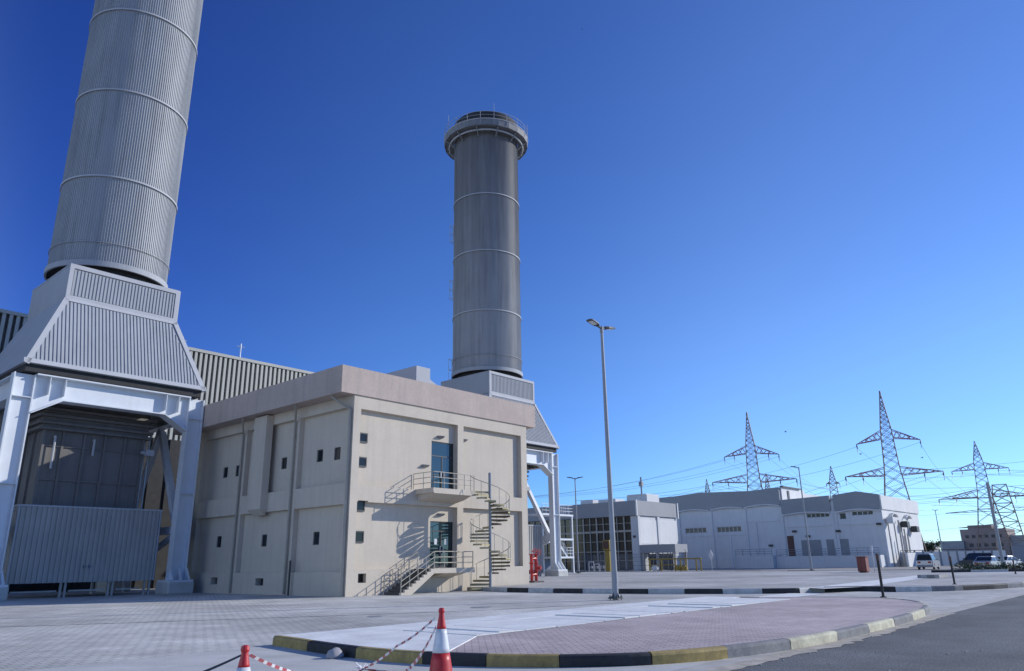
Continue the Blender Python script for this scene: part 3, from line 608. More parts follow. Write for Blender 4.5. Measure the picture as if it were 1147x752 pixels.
# ------------------------------------------------------------------ exhaust stacks
DX = 39.83
def make_stack(label):
    s = root('exhaust_stack', (18.42, 54.85, 13.2), label, 'exhaust stack', 'exhaust stacks of the power plant')
    cx, cy = 18.43, 54.85
    # hood (trapezoid) with ribbed front/right faces and flat frame
    hb = [(12.7, 49.35), (23.85, 49.35), (23.85, 60.3), (12.7, 60.3)]; ht = [(14.78, 51.2), (22.08, 51.2), (22.08, 58.5), (14.78, 58.5)]; zb, zt = 13.3, 18.3
    b = MB()
    for i in range(4):
        j = (i + 1) % 4; P0, P1 = Vector((*hb[i], zb)), Vector((*hb[j], zb)); Q0, Q1 = Vector((*ht[i], zt)), Vector((*ht[j], zt))
        L0 = (P1 - P0).length; L1 = (Q1 - Q0).length; u = (P1 - P0).normalized(); N = u.cross((Q0 - P0)).normalized()
        b.m = 0; b.quad(P0, P1, Q1, Q0)
        if i in (0, 1):
            off = (L0 - L1) / 2; sv = (Q0 - P0) - u * (Q0 - P0).dot(u)          # slope vector
            fr0 = .45
            P = lambda uu, v, P0=P0, u=u, sv=sv, N=N: P0 + u * uu + sv * v + N * .02
            n = int((L0 - 2 * fr0) / .11); us = [fr0 + k * (L0 - 2 * fr0) / n for k in range(n + 1)]
            def vh(x, L0=L0, off=off):
                xx = min(x, L0 - x) - fr0 * .75
                return max(.05, min(.95, xx / off)) if off > 0 else .95
            corr(b, P, N, us, lambda x: .05, vh, .05)
            # raised edge frame
            b.m = 1
            for A, B, wd in ((P0, P1, .3), (Q0, Q1, .22), (P0, Q0, .3), (P1, Q1, .3)):
                ins = (P0 + P1 + Q0 + Q1) / 4; d = (B - A).normalized(); side = (ins - A) - d * (ins - A).dot(d); side.normalize()
                A2, B2 = A + side * wd / 2 + N * .055, B + side * wd / 2 + N * .055
                b.bar(A2, B2, wd, .06, N)
    b.m = 0; b.quad(*[(x, y, zb) for x, y in hb][::-1]); b.build('hood', ['stack_pale', 'trim'], s)
    b = MB(); b.box(12.9, 49.55, 12.86, 23.65, 60.1, 13.295); b.build('expansion_joint', 'soot', s)
    # neck box
    b = MB(); b.m = 0; b.box(14.82, 51.24, 18.34, 22.04, 58.46, 20.6)
    for (o, u, N, L) in (((14.82, 51.24), (1, 0, 0), (0, -1, 0), 7.22), ((22.04, 51.24), (0, 1, 0), (1, 0, 0), 7.22)):
        O = Vector((*o, 18.3)); u = Vector(u); N = Vector(N)
        P = lambda uu, v, O=O, u=u, N=N: O + u * uu + Vector((0, 0, v)) + N * .015
        n = 61; us = [.3 + k * (L - .6) / n for k in range(n + 1)]
        if N.x >= 0: corr(b, P, N, us, lambda x: .3, lambda x: 2.05, .045)
        b.m = 1
        for (ua, va, ub, vb) in ((0, 0, L, .26), (0, 2.12, L, 2.4), (0, .26, .26, 2.12), (L - .26, .26, L, 2.12)):
            A = O + u * ua + Vector((0, 0, va)) + N * .002; B = O + u * ub + Vector((0, 0, va)) + N * .002; e = N * .1; hgt = Vector((0, 0, vb - va))
            b.hexa([A, B, B + e, A + e, A + hgt, B + hgt, B + e + hgt, A + e + hgt])
        b.m = 0
    b.box(14.8, 51.22, 20.602, 22.06, 58.48, 20.7); b.build('neck_box', ['stack_pale', 'trim'], s)
    # shell
    b = MB(); Rr = 3.8; n = 150; zs = [21.2, 51.6]
    vs = []; 
    for z in zs:
        for i in range(n):
            for k, (f, rr) in enumerate(((0.0, Rr - .02), (.64, Rr - .02), (.75, Rr + .025), (.90, Rr + .025))):
                t = 2 * math.pi * (i + f) / n; vs.append((cx + rr * math.cos(t), cy + rr * math.sin(t), z))
    m_ = n * 4; fs = [(i, (i + 1) % m_, m_ + (i + 1) % m_, m_ + i) for i in range(m_)]
    b.add(vs, fs); b.build('shell', 'stack', s)
    b = MB(); b.lathe([(3.35, 20.65), (3.35, 21.25), (3.9, 21.26)], (cx, cy, 0), 48, caps=False); b.lathe([(3.3, 21.28), (3.79, 21.28)], (cx, cy, 0), 64, caps=False); b.build('base_ring', 'soot', s)
    b = MB(); b.lathe([(3.8, 21.12), (3.93, 21.12), (3.95, 21.5), (3.86, 21.52)], (cx, cy, 0), 96, caps=False); b.build('bottom_flange', 'stack_pale', s)
    for z, hh in ((22.85, .035), (27.85, .12), (34.85, .12), (41.85, .12)):
        b = MB(); b.lathe([(3.86, z - hh / 2), (3.91, z - hh / 2), (3.91, z + hh / 2), (3.86, z + hh / 2)], (cx, cy, 0), 96, caps=False); b.build('band', 'trim' if hh > .1 else 'stack', s)
    # top gallery
    b = MB(); b.lathe([(3.84, 51.6), (3.9, 52.0), (3.9, 52.55), (3.5, 52.55), (3.4, 51.0)], (cx, cy, 0), 64, caps=False); b.build('stack_mouth', 'soot', s)
    g = MB(); g.lathe([(3.87, 50.1), (5.0, 50.1), (5.0, 50.2), (3.87, 50.2)], (cx, cy, 0), 48, caps=False); gal = g.build('gallery', 'gallery', s)
    g = MB()
    for i in range(24):
        t0, t1 = 2 * math.pi * i / 24, 2 * math.pi * (i + 1) / 24
        p = lambda t, r, z: (cx + r * math.cos(t), cy + r * math.sin(t), z)
        g.m = 0
        g.hexa([p(t0, 4.99, 50.0), p(t1, 4.99, 50.0), p(t1, 5.06, 50.0), p(t0, 5.06, 50.0), p(t0, 5.03, 50.75), p(t1, 5.03, 50.75), p(t1, 5.1, 50.75), p(t0, 5.1, 50.75)])
        
        if i % 2 == 0: g.m = 0; g.bar(p(t0, 3.87, 49.2), p(t0, 4.9, 50.05), .12, .16)
    g.m = 1
    for r, z, q in ((4.45, 49.72, .10), (5.08, 50.8, .06), (5.08, 51.3, .02), (5.08, 51.75, .025)):
        pts = [(cx + r * math.cos(2 * math.pi * i / 48), cy + r * math.sin(2 * math.pi * i / 48), z) for i in range(49)]; g.path(pts, q, 6)
    for i in range(20):
        t = 2 * math.pi * i / 20; g.tube((cx + 5.08 * math.cos(t), cy + 5.08 * math.sin(t), 50.2), (cx + 5.08 * math.cos(t), cy + 5.08 * math.sin(t), 51.75 + (1.1 if i % 4 == 1 else 0)), .025, 6)
    g.build('gallery_rail', ['gallery', 'trim'], gal)
    # ladder on the side away to the left
    la = R(111)
    for sgn in (1,):
        b = MB(); d = Vector((math.cos(la), math.sin(la), 0)); t = Vector((-d.y, d.x, 0)); c = Vector((cx, cy, 0)) + d * 4.1
        for q in (-.22, .22): b.tube(c + t * q + Vector((0, 0, 21.2)), c + t * q + Vector((0, 0, 50.2)), .03, 5)
        for k in range(72): z = 21.5 + k * .4; b.tube(c - t * .22 + Vector((0, 0, z)), c + t * .22 + Vector((0, 0, z)), .015, 4)
        for z0, z1 in ((21.3, 23.7), (31.0, 33.2), (38.2, 40.2)):
            c2 = c + d * .45
            for z in (z0, (z0 + z1) / 2, z1):
                b.path([c + t * .35 + Vector((0, 0, z)), c2 + t * .4 + Vector((0, 0, z)), c2 - t * .4 + Vector((0, 0, z)), c - t * .35 + Vector((0, 0, z))], .03, 5)
            for e in (c + t * .35, c2 + t * .4, c2 - t * .4, c - t * .35): b.tube(e + Vector((0, 0, z0)), e + Vector((0, 0, z1)), .025, 5)
        b.build('ladder', 'galv', s)
    return s
s1 = make_stack('nearer ribbed grey exhaust stack on the left, cut off by the photo top')
s2 = copy_tree(s1); s2.location.x += DX
s2['label'] = 'farther ribbed grey exhaust stack with a railed gallery round its top'
for o in kids(s2):
    if o.name.startswith('shell'): o.data = o.data.copy(); o.data.materials[0] = M['stack_dark_top']

# support frame
def make_frame(label):
    s = root('support_frame', (18.3, 55, 0), label, 'steel frame', 'support frames under the exhaust stacks')
    Z0, ZB, ZT = .85, 11.35, 12.8
    def col(x0, x1, yc, name='leg'):
        m = MB(); m.box(x0, yc - .3, Z0, x0 + .07, yc + .3, ZB + 1.4); m.box(x1 - .07, yc - .3, Z0, x1, yc + .3, ZB + 1.4); m.box(x0 + .07, yc - .03, Z0, x1 - .07, yc + .03, ZB + 1.4)
        for z in (6.3, 11.33): m.box(x0 + .071, yc - .29, z, x1 - .071, yc - .031, z + .05)
        l = m.build(name, 'frame', s)
        p = MB(); p.box(x0 - .25, yc - .85, .72, x1 + .25, yc + .85, .848); p.build('base_plate', 'frame', l)
        for q in (x0, (x0 + x1) / 2, x1):
            p = MB(); p.hexa([(q - .04, yc - .83, .85), (q + .04, yc - .83, .85), (q + .04, yc - .31, .85), (q - .04, yc - .31, .85), (q - .04, yc - .8, .9), (q + .04, yc - .8, .9), (q + .04, yc - .31, 1.6), (q - .04, yc - .31, 1.6)]); p.build('gusset', 'frame', l)
        for xa, xb in ((x0 - .24, x0 - .002), (x1 + .002, x1 + .24)):
            zl, zh = (.88, 1.6) if xa < x0 else (1.6, .88)
            p = MB(); p.hexa([(xa, yc - .3, .85), (xb, yc - .3, .85), (xb, yc - .34, .85), (xa, yc - .34, .85), (xa, yc - .3, zl), (xb, yc - .3, zh), (xb, yc - .34, zh), (xa, yc - .34, zl)]); p.build('gusset', 'frame', l)
        p = MB(); p.bbox(x0 - .32, yc - .92, 0.0, x1 + .32, yc + .92, .718, .08); p.build('plinth', 'apron', l)
    for yc in (50.0, 59.6):
        col(12.45, 13.6, yc); col(22.98, 24.05, yc)
    for yc in (50.0, 59.6):
        m = MB(); x0, x1 = 13.602, 22.978
        m.box(x0, yc - .5, ZT - .08, x1, yc + .5, ZT); m.box(x0 + 1.6, yc - .45, ZB, x1 - 1.6, yc + .45, ZB + .07); m.box(x0, yc - .03, ZB + .07, x1, yc + .03, ZT - .08)
        for sx, q0, q1 in ((1, x0, x0 + 1.6), (-1, x1, x1 - 1.6)):
            m.extr([(q0, yc - .03, ZB + .07), (q1, yc - .03, ZB + .07), (q0, yc - .03, ZB - .85)], (0, .06, 0))
            m.bar((q0 + .02 * sx, yc, ZB - .88), (q1, yc, ZB + .035), .9, .07, (0, 1, 0)) if False else m.hexa([(q0, yc - .45, ZB - .95), (q1, yc - .45, ZB), (q1, yc + .45, ZB), (q0, yc + .45, ZB - .95), (q0, yc - .45, ZB - .87), (q1, yc - .45, ZB + .07), (q1, yc + .45, ZB + .07), (q0, yc + .45, ZB - .87)])
        for q in (x0 + .75, x0 + 1.6, x1 - 1.6, x1 - .75): m.box(q - .02, yc - .45, ZB + .3, q + .02, yc - .031, ZT - .081)
        m.build('beam', 'frame', s)
    for xa in (12.5, 23.0):
        m = MB(); xb = xa + 1.05; xm = (xa + xb) / 2
        m.box(xm - .4, 50.6, ZT - .08, xm + .4, 59.0, ZT); m.box(xm - .4, 50.6, ZB, xm + .4, 59.0, ZB + .07); m.box(xm - .03, 50.6, ZB + .07, xm + .03, 59.0, ZT - .08); m.build('beam', 'frame', s)
        m = MB()
        for yb in (50.75, 58.85): m.bar((xm, 54.8, ZB - .1), (xm, yb, 4.2), .42, .38)
        m.build('brace', 'frame', s)
        m = MB()
        m.bar((xm, 50.6, 4.0), (xm, 59.0, 4.0), .4, .5); m.bar((xm, 50.8, 3.7), (xm, 58.9, 1.0), .3, .3); m.build('brace', 'frame', s)
    return s
f1 = make_frame('white steel portal frame carrying the nearer exhaust stack')
f2 = copy_tree(f1); f2.location.x += DX; f2['label'] = 'white steel portal frame of the farther exhaust stack, beside the red valve'
def make_duct(label):
    s = root('exhaust_duct', (18.4, 56, 0), label, 'duct casing', 'exhaust duct casings')
    m = MB(); m.box(15.3, 52.5, 4.6, 21.4, 60, 10.0); m.build('casing', 'duct', s)
    m = MB()
    for x in (15.25, 16.35, 17.6, 18.85, 20.1, 21.3): m.box(x, 52.36, 4.6, x + .14, 52.498, 10.0)
    for y in (53.8, 55.4, 57, 58.6): m.box(15.16, y, 4.6, 15.298, y + .14, 10.0)
    for z in (10.0, 10.35, 10.8, 11.2): m.box(14.9 - (z - 10) * .12, 52.1 - (z - 10) * .12, z, 21.8 + (z - 10) * .12, 60.2, z + .16)
    m.build('stiffener', 'duct', s)
    m = MB(); m.box(15.1, 52.3, 10.01, 21.6, 60.1, 12.0); m.build('collar', 'duct', s)
    m = MB()
    for z in (5.0, 6.9, 9.0): m.box(15.22, 52.40, z, 21.46, 52.497, z + .1)
    m.build('flange', 'duct', s)
    for x, z0, z1 in ((15.9, 7.6, 9.6), (18.2, 8.6, 9.6)):
        m = MB(); m.tube((x, 52.2, z0), (x, 52.2, z1), .07, 8); m.tube((x, 52.2, z1), (x, 52.45, z1), .07, 8); m.build('vent_pipe', 'trim', s)
    for x in (21.9, 22.2):
        m = MB(); m.tube((x, 53.4, 1.0), (x, 53.4, 10.6), .06, 8); m.tube((x, 53.4, 10.6), (21.2, 53.4, 10.9), .06, 8); m.build('pipe', 'galv', s)
    m = MB(); m.box(21.5, 52.0, 8.9, 22.0, 52.4, 9.3); m.tube((21.2, 52.2, 9.1), (21.5, 52.2, 9.1), .1, 8); m.build('valve', 'trim', s)
    m = MB()
    for z in (4.9,): m.box(14.2, 51.5, z, 22.3, 52.3, z + .08)
    m.build('ledge', 'louvre', s)
    return s
d1 = make_duct('dark grey duct casing hanging under the nearer exhaust stack'); d2 = copy_tree(d1); d2.location.x += DX; d2['label'] = 'duct casing under the farther exhaust stack, half hidden by the concrete building'
def make_encl(label):
    s = root('noise_enclosure', (18.4, 53, 0), label, 'enclosure', 'corrugated enclosures under the ducts')
    m = MB(); x0, x1, y0, y1, z0, z1 = 14.25, 22.5, 51.0, 55.5, .85, 5.25
    m.box(x0 + .03, y0 + .03, z0, x1 - .03, y1, z1 - .02)
    n = 57; us = [x0 + .1 + k * (x1 - x0 - .2) / n for k in range(n + 1)]
    corr(m, lambda u, v: Vector((u, y0 + .02, v)), (0, -1, 0), us, lambda u: z0, lambda u: z1 - .06, .07)
    us = [y0 + .1 + k * .145 for k in range(30)]
    corr(m, lambda u, v: Vector((x0 + .02, u, v)), (-1, 0, 0), us, lambda u: z0, lambda u: z1 - .06, .045)
    corr(m, lambda u, v: Vector((x1 - .02, u, v)), (1, 0, 0), us, lambda u: z0, lambda u: z1 - .06, .045)
    m.build('casing', 'encl', s)
    m = MB(); m.box(x0 - .06, y0 - .08, z1 - .06, x1 + .06, y1 + .02, z1 + .04)
    for q in (x0 - .04, x1 - .06): m.box(q, y0 - .06, z0, q + .1, y0 + .0, z1 - .062)
    m.build('trim', 'trim', s)
    for x in (x0 + .15, x0 + 2.9, x0 + 3.15, x0 + 5.6, x0 + 5.85, x1 - .45, x1 - .15):
        m = MB(); m.box(x - .06, y0 + .1, 0, x + .06, y0 + .22, z0 - .002); m.build('leg', 'encl', s)
    m = MB()
    for xa, xb in ((x0 + .3, x0 + 2.7), (x0 + 3.35, x0 + 5.4), (x0 + 6.05, x1 - .7)): m.box(xa, y0 + .12, .33, xb, y0 + .2, .42)
    m.build('skid_rail', 'encl', s)
    m = MB(); m.m = 0; m.box(18.05, y0 - .045, 1.6, 18.75, y0 - .03, 1.9); m.m = 1
    for k in range(4): m.box(18.13 + k * .15, y0 - .05, 1.68, 18.22 + k * .15, y0 - .046, 1.82)
    m.build('sign_plate', ['louvre', 'fence'], s)
    return s
e1 = make_encl('grey corrugated metal enclosure on short legs under the nearer exhaust stack'); e2 = copy_tree(e1); e2.location.x += DX; e2['label'] = 'grey corrugated metal enclosure behind the red valve, under the farther stack'
def make_walk(label):
    s = root('access_walkway', (21.5, 57, 0), label, 'walkway', 'access walkways beside the ducts')
    m = MB(); m.box(20.9, 56.6, 6.3, 23.2, 60.8, 6.42); m.build('deck', 'louvre', s)
    railing([(20.95, 56.65, 6.42), (23.15, 56.65, 6.42), (23.15, 60.7, 6.42)], 1.1, .55, 4, .03, 'galv', 'railing', s)
    m = MB()
    for x, y in ((21, 56.8), (23.1, 56.8), (23.1, 60.6)): m.box(x - .07, y - .07, 0, x + .07, y + .07, 6.3)
    m.build('support_post', 'frame', s)
    m = MB()
    for x in (22.0, 22.25): m.tube((x, 57.5, 1.0), (x, 57.5, 10.5), .07)
    for z in (9.3,): m.tube((20.6, 57.0, z), (22.9, 57.0, z + .4), .22)
    m.build('pipe', 'trim', s)
    m = MB(); m.box(23.5, 61.2, 0, 24.3, 63, 9.5); m.build('cable_riser', 'encl', s)
    return s
w1 = make_walk('galvanised access walkway with pipes behind the nearer enclosure'); w2 = copy_tree(w1); w2.location.x += DX; w2['label'] = 'access walkway with pipes seen through the farther support frame'
# dark boiler casing behind the stacks
for i, (xa, xb, lab) in enumerate(((10.5, 31, 'dark boiler casing filling the gap behind the nearer stack'), (50.3, 64.5, 'dark boiler casing behind the farther stack'))):
    b = MB(); b.box(xa, 64.5, 0, xb, 80, 12.2)
    k = xa
    while k < xb: b.box(k, 64.36, 0, k + .18, 64.498, 12.2); k += 1.5
    tag(b.build('boiler_casing', 'soot'), lab, 'boiler')

# red valve
rv = root('deluge_valve', (43.15, 36.06, .2), 'red fire water valve set with pipes and wheels beside the concrete building', 'fire valve')
b = MB()
for x in (42.85, 43.35): 
    b.tube((x, 36.06, .2), (x, 36.06, 2.15), .11, 10); 
    for z in (.25, .95, 1.5, 2.1): b.lathe([(.2, z), (.2, z + .07)], (x, 36.06, 0), 10)
b.tube((42.85, 36.06, .75), (43.35, 36.06, .75), .1, 8); b.tube((42.85, 36.06, 1.85), (43.35, 36.06, 1.85), .1, 8); b.tube((43.35, 36.06, 1.2), (43.35, 35.6, 1.2), .09, 8)
b.build('pipework', 'red', rv)
for x, z in ((42.85, 2.35), (43.35, 1.2), (43.35, 2.3)):
    b = MB(); pts = [(x + .2 * math.cos(t * math.pi / 8), 35.75 + .0, z + .2 * math.sin(t * math.pi / 8)) for t in range(17)]; b.path(pts, .025, 5); b.tube((x - .2, 35.75, z), (x + .2, 35.75, z), .02, 5); b.tube((x, 35.75, z), (x, 36.06, z), .03, 6); b.build('hand_wheel', 'red', rv)
b = MB(); b.box(42.55, 35.6, .2, 43.65, 36.5, .32); b.build('plinth', 'step', rv)
#FAR
# ------------------------------------------------------------------ steel stair tower right of the farther stack
tw = root('steel_stair_tower', (78, 60.5, .2), 'white steel platform tower with a short stair right of the farther stack', 'platform tower')
for x, y in ((76.3, 60.0), (79.6, 60.0), (76.3, 62.2), (79.6, 62.2)):
    b = MB(); b.box(x - .08, y - .08, .2, x + .08, y + .08, 7.2); b.build('post', 'frame', tw)
for z, xa, xb in ((7.2, 73.5, 79.8), (4.2, 74.5, 79.7), (2.0, 76.2, 79.7)):
    b = MB(); b.box(xa, 59.9, z, xb, 62.3, z + .22); b.build('deck', 'frame', tw)
railing([(73.5, 59.95, 7.42), (79.75, 59.95, 7.42), (79.75, 62.2, 7.42)], 1.15, .8, 3, .035, 'frame', 'railing', tw)
railing([(78.4, 59.95, 2.22), (79.65, 59.95, 2.22), (79.65, 62.2, 2.22)], 1.1, .6, 3, .03, 'frame', 'railing', tw)
b = MB()
for y in (60.2, 61.2): b.bar((76.5, y, 4.2), (78.6, y, 2.2), .06, .22)
for k in range(9): q = k / 8; b.box(76.5 + 2.1 * q - .12, 60.24, 4.25 - 2.0 * q, 76.5 + 2.1 * q + .12, 61.16, 4.29 - 2.0 * q)
b.build('stair_flight', 'frame', tw)
railing([(76.5, 60.2, 4.2), (78.6, 60.2, 2.2)], 1.0, .9, 3, .03, 'frame', 'railing', tw)
b = MB(); b.box(76.0, 62.6, .2, 79.9, 66, 1.9); b.build('tank_base', 'fence', tw)

# ------------------------------------------------------------------ control building
cb = root('control_building', (112, 75, 0), 'grey control building with a glazed curtain wall and an entrance canopy', 'building')
X0, Y0 = 105.2, 66.3
b = MB(); b.box(X0 + .5, 67.45, 0, 118, 98, 10.4); b.box(X0, Y0 + .01, 0, X0 + 12.8, 67.44, 8.5); b.build('wall', 'cgrey', cb)
b = MB(); b.box(X0 - .35, Y0 - .25, 8.55, 118.0, 98, 10.9); b.build('parapet', 'cpara', cb)
b = MB(); b.box(X0 - .37, Y0 - .33, 8.5, X0 - .1, Y0 - .1, 11.0); b.box(117.8, Y0 - .4, 8.4, 118.1, Y0 - .255, 11.0); b.build('corner_trim', 'cwhite', cb)
# curtain wall
b = MB(); b.box(X0 + .3, 67.5, .2, X0 + .36, 97.9, 8.5); g = b.build('curtain_wall', 'glazing', cb)
b = MB(); y = 67.5; i = 0
while y < 97.8:
    b.box(X0 + .1, y - (.11 if i % 2 else .06), .2, X0 + .298, y + (.11 if i % 2 else .06), 8.5); y += 1.36; i += 1
for z, h in ((6.05, .3), (7.4, .08), (4.6, .08), (3.0, .12), (1.6, .08)): b.box(X0 + .16, 67.5, z, X0 + .297, 97.9, z + h)
b.build('mullion', 'beige', g)
# lit side: white panels between pilasters
for xa, xb in ((105.9, 111.2), (112.0, 117.4)):
    b = MB(); b.box(xa, Y0 - .06, 4.15, xb, Y0 + .005, 7.9); b.build('white_panel', 'cwhite', cb)
b = MB(); b.box(111.25, Y0 - .2, 0, 111.95, Y0 + .008, 8.5); b.box(105.22, Y0 - .2, 0, 105.85, Y0 + .008, 8.5); b.build('pilaster', 'cgrey', cb)
b = MB(); b.box(X0 - .1, 59.7, 2.72, 108.9, Y0 - .26, 3.95); b.build('canopy', 'cpara', cb)
b = MB()
for x, y in ((X0 + .15, 59.95), (X0 + .15, 63), (X0 + .15, 65.5), (108.6, 59.95)): b.box(x - .15, y - .15, 0, x + .15, y + .15, 2.718)
b.build('canopy_post', 'beige', cb)
b = MB(); b.box(107.5, 61.5, .1, 107.6, 65.9, 2.6); en = b.build('entrance_glazing', 'glazing', cb)
b = MB()
for y in (61.5, 62.4, 63.3, 64.2, 65.1, 65.9): b.box(107.4, y - .06, .1, 107.498, y + .06, 2.7)
b.box(107.4, 61.44, 2.3, 107.496, 65.96, 2.5); b.build('mullion', 'beige', en)
for lab, q in (('lamp', (X0 - .12, 66.9, 5.1)),):
    b = MB(); b.box(q[0], q[1] - .2, q[2], q[0] + .118, q[1] + .2, q[2] + .35); b.build('wall_lamp', 'winframe', cb)
b = MB(); b.box(107, 76, 10.9, 112, 78.6, 11.7); b.box(107.2, 71.5, 10.9, 110, 75, 11.6); b.build('rooftop_plant', 'cwhite', cb)
b = MB(); b.box(113, 64.9 + 4, 10.9, 117, 73, 12.4); b.box(112.9, 69, 12.4, 117.1, 72.8, 12.6); b.build('roof_house', 'cwhite', cb)
b = MB(); b.tube((114, 70.5, 12.6), (114, 70.5, 15.6), .15); b.tube((113.6, 70.5, 14.6), (114.4, 70.5, 14.6), .2); b.box(113.7, 70.2, 14.0, 114.3, 70.8, 14.8); b.build('roof_mast', 'louvre', cb)
b = MB(); b.box(110, 73.2, 10.9, 114, 76, 11.4); b.build('rooftop_plant', 'winframe', cb)

# ------------------------------------------------------------------ substation building: tall part and low part
FAR[0] = 1.15
sb_ = root('substation_building', (147, 57.5, 0), 'long pale grey substation building with arched mouldings below its parapet', 'building')
XF = 118.0
Pf = lambda u, v: Vector((XF, u, v))
holes = [(60.9, 5.85, 64.8, 6.75), (54.7, 5.82, 58.9, 6.72), (40.45, 7.45, 43.85, 8.1), (34.2, 7.45, 37.15, 8.1), (38.05, 7.0, 38.95, 7.95)]
b = MB()
grid_wall(b, Pf, 33.0, 72.0, 0, 9.7, holes, (1, 0, 0), .25)
b.box(XF + .3, 47.7, 0, 140, 71.9, 12.0); b.box(XF + .3, 33.02, 0, 136.4, 47.69, 10.2)
b.build('wall', 'cgrey', sb_)
b = MB(); b.quad((XF, 33.0, 0), (137.5, 33.0, 0), (137.5, 33.0, 8.2), (XF, 33.0, 8.2)); b.build('end_wall', 'cwhite', sb_)
# parapets (slightly raked tops)
def parap(poly, x0=XF - .18, t=.5): 
    m = MB(); m.extr([(x0, y, z) for y, z in poly], (t, 0, 0)); return m.build('parapet', 'cpara', sb_)
parap([(47.7, 9.72), (53.9, 9.72), (59.9, 9.66), (72.0, 9.6), (72.0, 12.1), (66.25, 12.2), (61.6, 12.5), (52.5, 12.15), (47.7, 12.4)])
parap([(33.0, 8.25), (39.6, 8.3), (39.6, 10.6), (36.1, 10.95), (33.0, 10.3)])
parap([(40.1, 8.3), (47.66, 8.25), (47.66, 10.4), (40.1, 10.6)])
b = MB(); b.box(XF - .15, 32.82, 8.2, 137.8, 33.3, 10.2); b.build('parapet', 'cwhite', sb_)
b = MB(); b.box(XF + .4, 47.5, 10.2, 128, 47.69, 12.3); b.box(XF + .4, 47.5, 12.3, 128, 50, 12.42); b.build('raised_gable', 'cwhite', sb_)
b = MB(); b.box(120.6, 47.4, 10.6, 121.3, 47.498, 12.0); b.box(118.4, 47.2, 12.42, 126, 47.7, 12.62); b.build('roof_slot', 'winframe', sb_)
# arched mouldings
m = MB()
def arch(y0, y1, z, rise, x=XF - .3):
    n = 14; pts = [(x, y0 + (y1 - y0) * i / n, z + rise * math.sin(math.pi * i / n)) for i in range(n + 1)]
    for p, q in zip(pts, pts[1:]): m.bar(p, q, .26, .16)
for ar in ((60.0, 66.1, 9.45, .28), (54.0, 59.6, 9.5, .28), (47.8, 53.6, 9.55, .28), (33.2, 39.4, 8.0, .35), (40.3, 47.5, 8.0, .3)):
    m = MB(); arch(*ar); m.build('moulding', 'cgrey', sb_)
m = MB(); 
for y in (59.8, 53.8, 47.75, 65.9, 40.0, 39.6): m.box(XF - .14, y - .22, 0, XF - .002, y + .22, 9.4 if y > 47 else 7.9)
m.box(XF - .1, 33.0, 6.15, XF - .003, 39.3, 6.4); m.box(XF - .1, 40.3, 6.15, XF - .003, 47.4, 6.4); m.box(XF - .1, 60.1, 5.3, XF - .003, 65.6, 5.5); m.box(XF - .1, 54.1, 5.3, XF - .003, 59.5, 5.5)
m.box(XF - .12, 52.0, 0, XF - .004, 52.3, 7.0); m.box(XF - .12, 48.3, 7.2, XF - .004, 53.4, 7.45)
m.build('pilaster', 'cgrey', sb_)
for h in holes:
    a, c, d, e = h; f = MB(); n = max(1, int((d - a) / .65)); f.box(XF + .14, a, c, XF + .2, d, e); w_ = f.build('window', 'greenglass', sb_)
    g = MB()
    for i in range(n + 1): y = a + (d - a) * i / n; g.box(XF + .08, y - .05, c, XF + .138, y + .05, e)
    g.box(XF + .08, a, c - .001, XF + .137, d, c + .08); g.box(XF + .08, a, e - .08, XF + .137, d, e); g.build('frame', 'cgrey', w_)
for (y0, y1, z0, z1, mt, nm) in ((46.3, 47.3, 1.9, 4.9, 'brown', 'door'), (42.2, 45.2, 1.9, 4.2, 'louvre', 'shutter'), (38.2, 41.4, 1.9, 4.2, 'louvre', 'shutter'), (34.8, 37.8, 1.9, 4.3, 'cgrey', 'shutter')):
    m = MB(); m.box(XF - .05, y0, z0, XF - .005, y1, z1); k = z0 + .2
    if nm == 'shutter':
        while k < z1: m.box(XF - .08, y0, k, XF - .051, y1, k + .06); k += .22
    m.build(nm, mt, sb_)
m = MB(); 
for (y, z) in ((50.0, 3.4), (33.6, 6.0), (46.0, 5.4), (44.0, 4.6), (39.4, 5.2)): m.box(XF - .35, y - .3, z, XF - .003, y + .3, z + .3)
m.build('wall_lamp', 'winframe', sb_)
# lit end wall details
for (x, w_) in ((121, 3.2), (128.5, 3.0)):
    m = MB(); n = 10
    for i in range(n):
        p = (x + w_ * i / n, 32.72, 7.3 + .45 * math.sin(math.pi * i / n)); q = (x + w_ * (i + 1) / n, 32.72, 7.3 + .45 * math.sin(math.pi * (i + 1) / n)); m.bar(p, q, .5, .18)
    m.build('moulding', 'cgrey', sb_)
for x in (120, 123, 126.5, 130): m = MB(); m.box(x, 32.9, 0, x + .15, 32.998, 6.6); m.build('cable_riser', 'louvre', sb_)
m = MB(); m.box(127.0, 32.85, 1.3, 130, 32.997, 4.6); m.build('shutter', 'cwhite', sb_)
for x, z in ((118.8, 6.2), (126, 5.8), (131, 5.2)):
    m = MB(); m.bbox(x, 31.9, z, x + 1.4, 32.79, z + .9, .05); m.build('air_conditioner', 'cwhite' if x < 120 else 'winframe', sb_)
m = MB(); m.box(120, 31.0, 0, 136.5, 31.3, 2.1); m.box(136.5, 31.0, 0, 137, 33, 2.1); m.build('yard_wall', 'cwhite', sb_)
for x in (120.3, 122.6, 124.0): 
    m = MB(); m.tube((x, 31.6, 0), (x, 31.6, 6.8 - (x - 120) * .5), .12); m.build('vent_stack', 'beige', sb_)
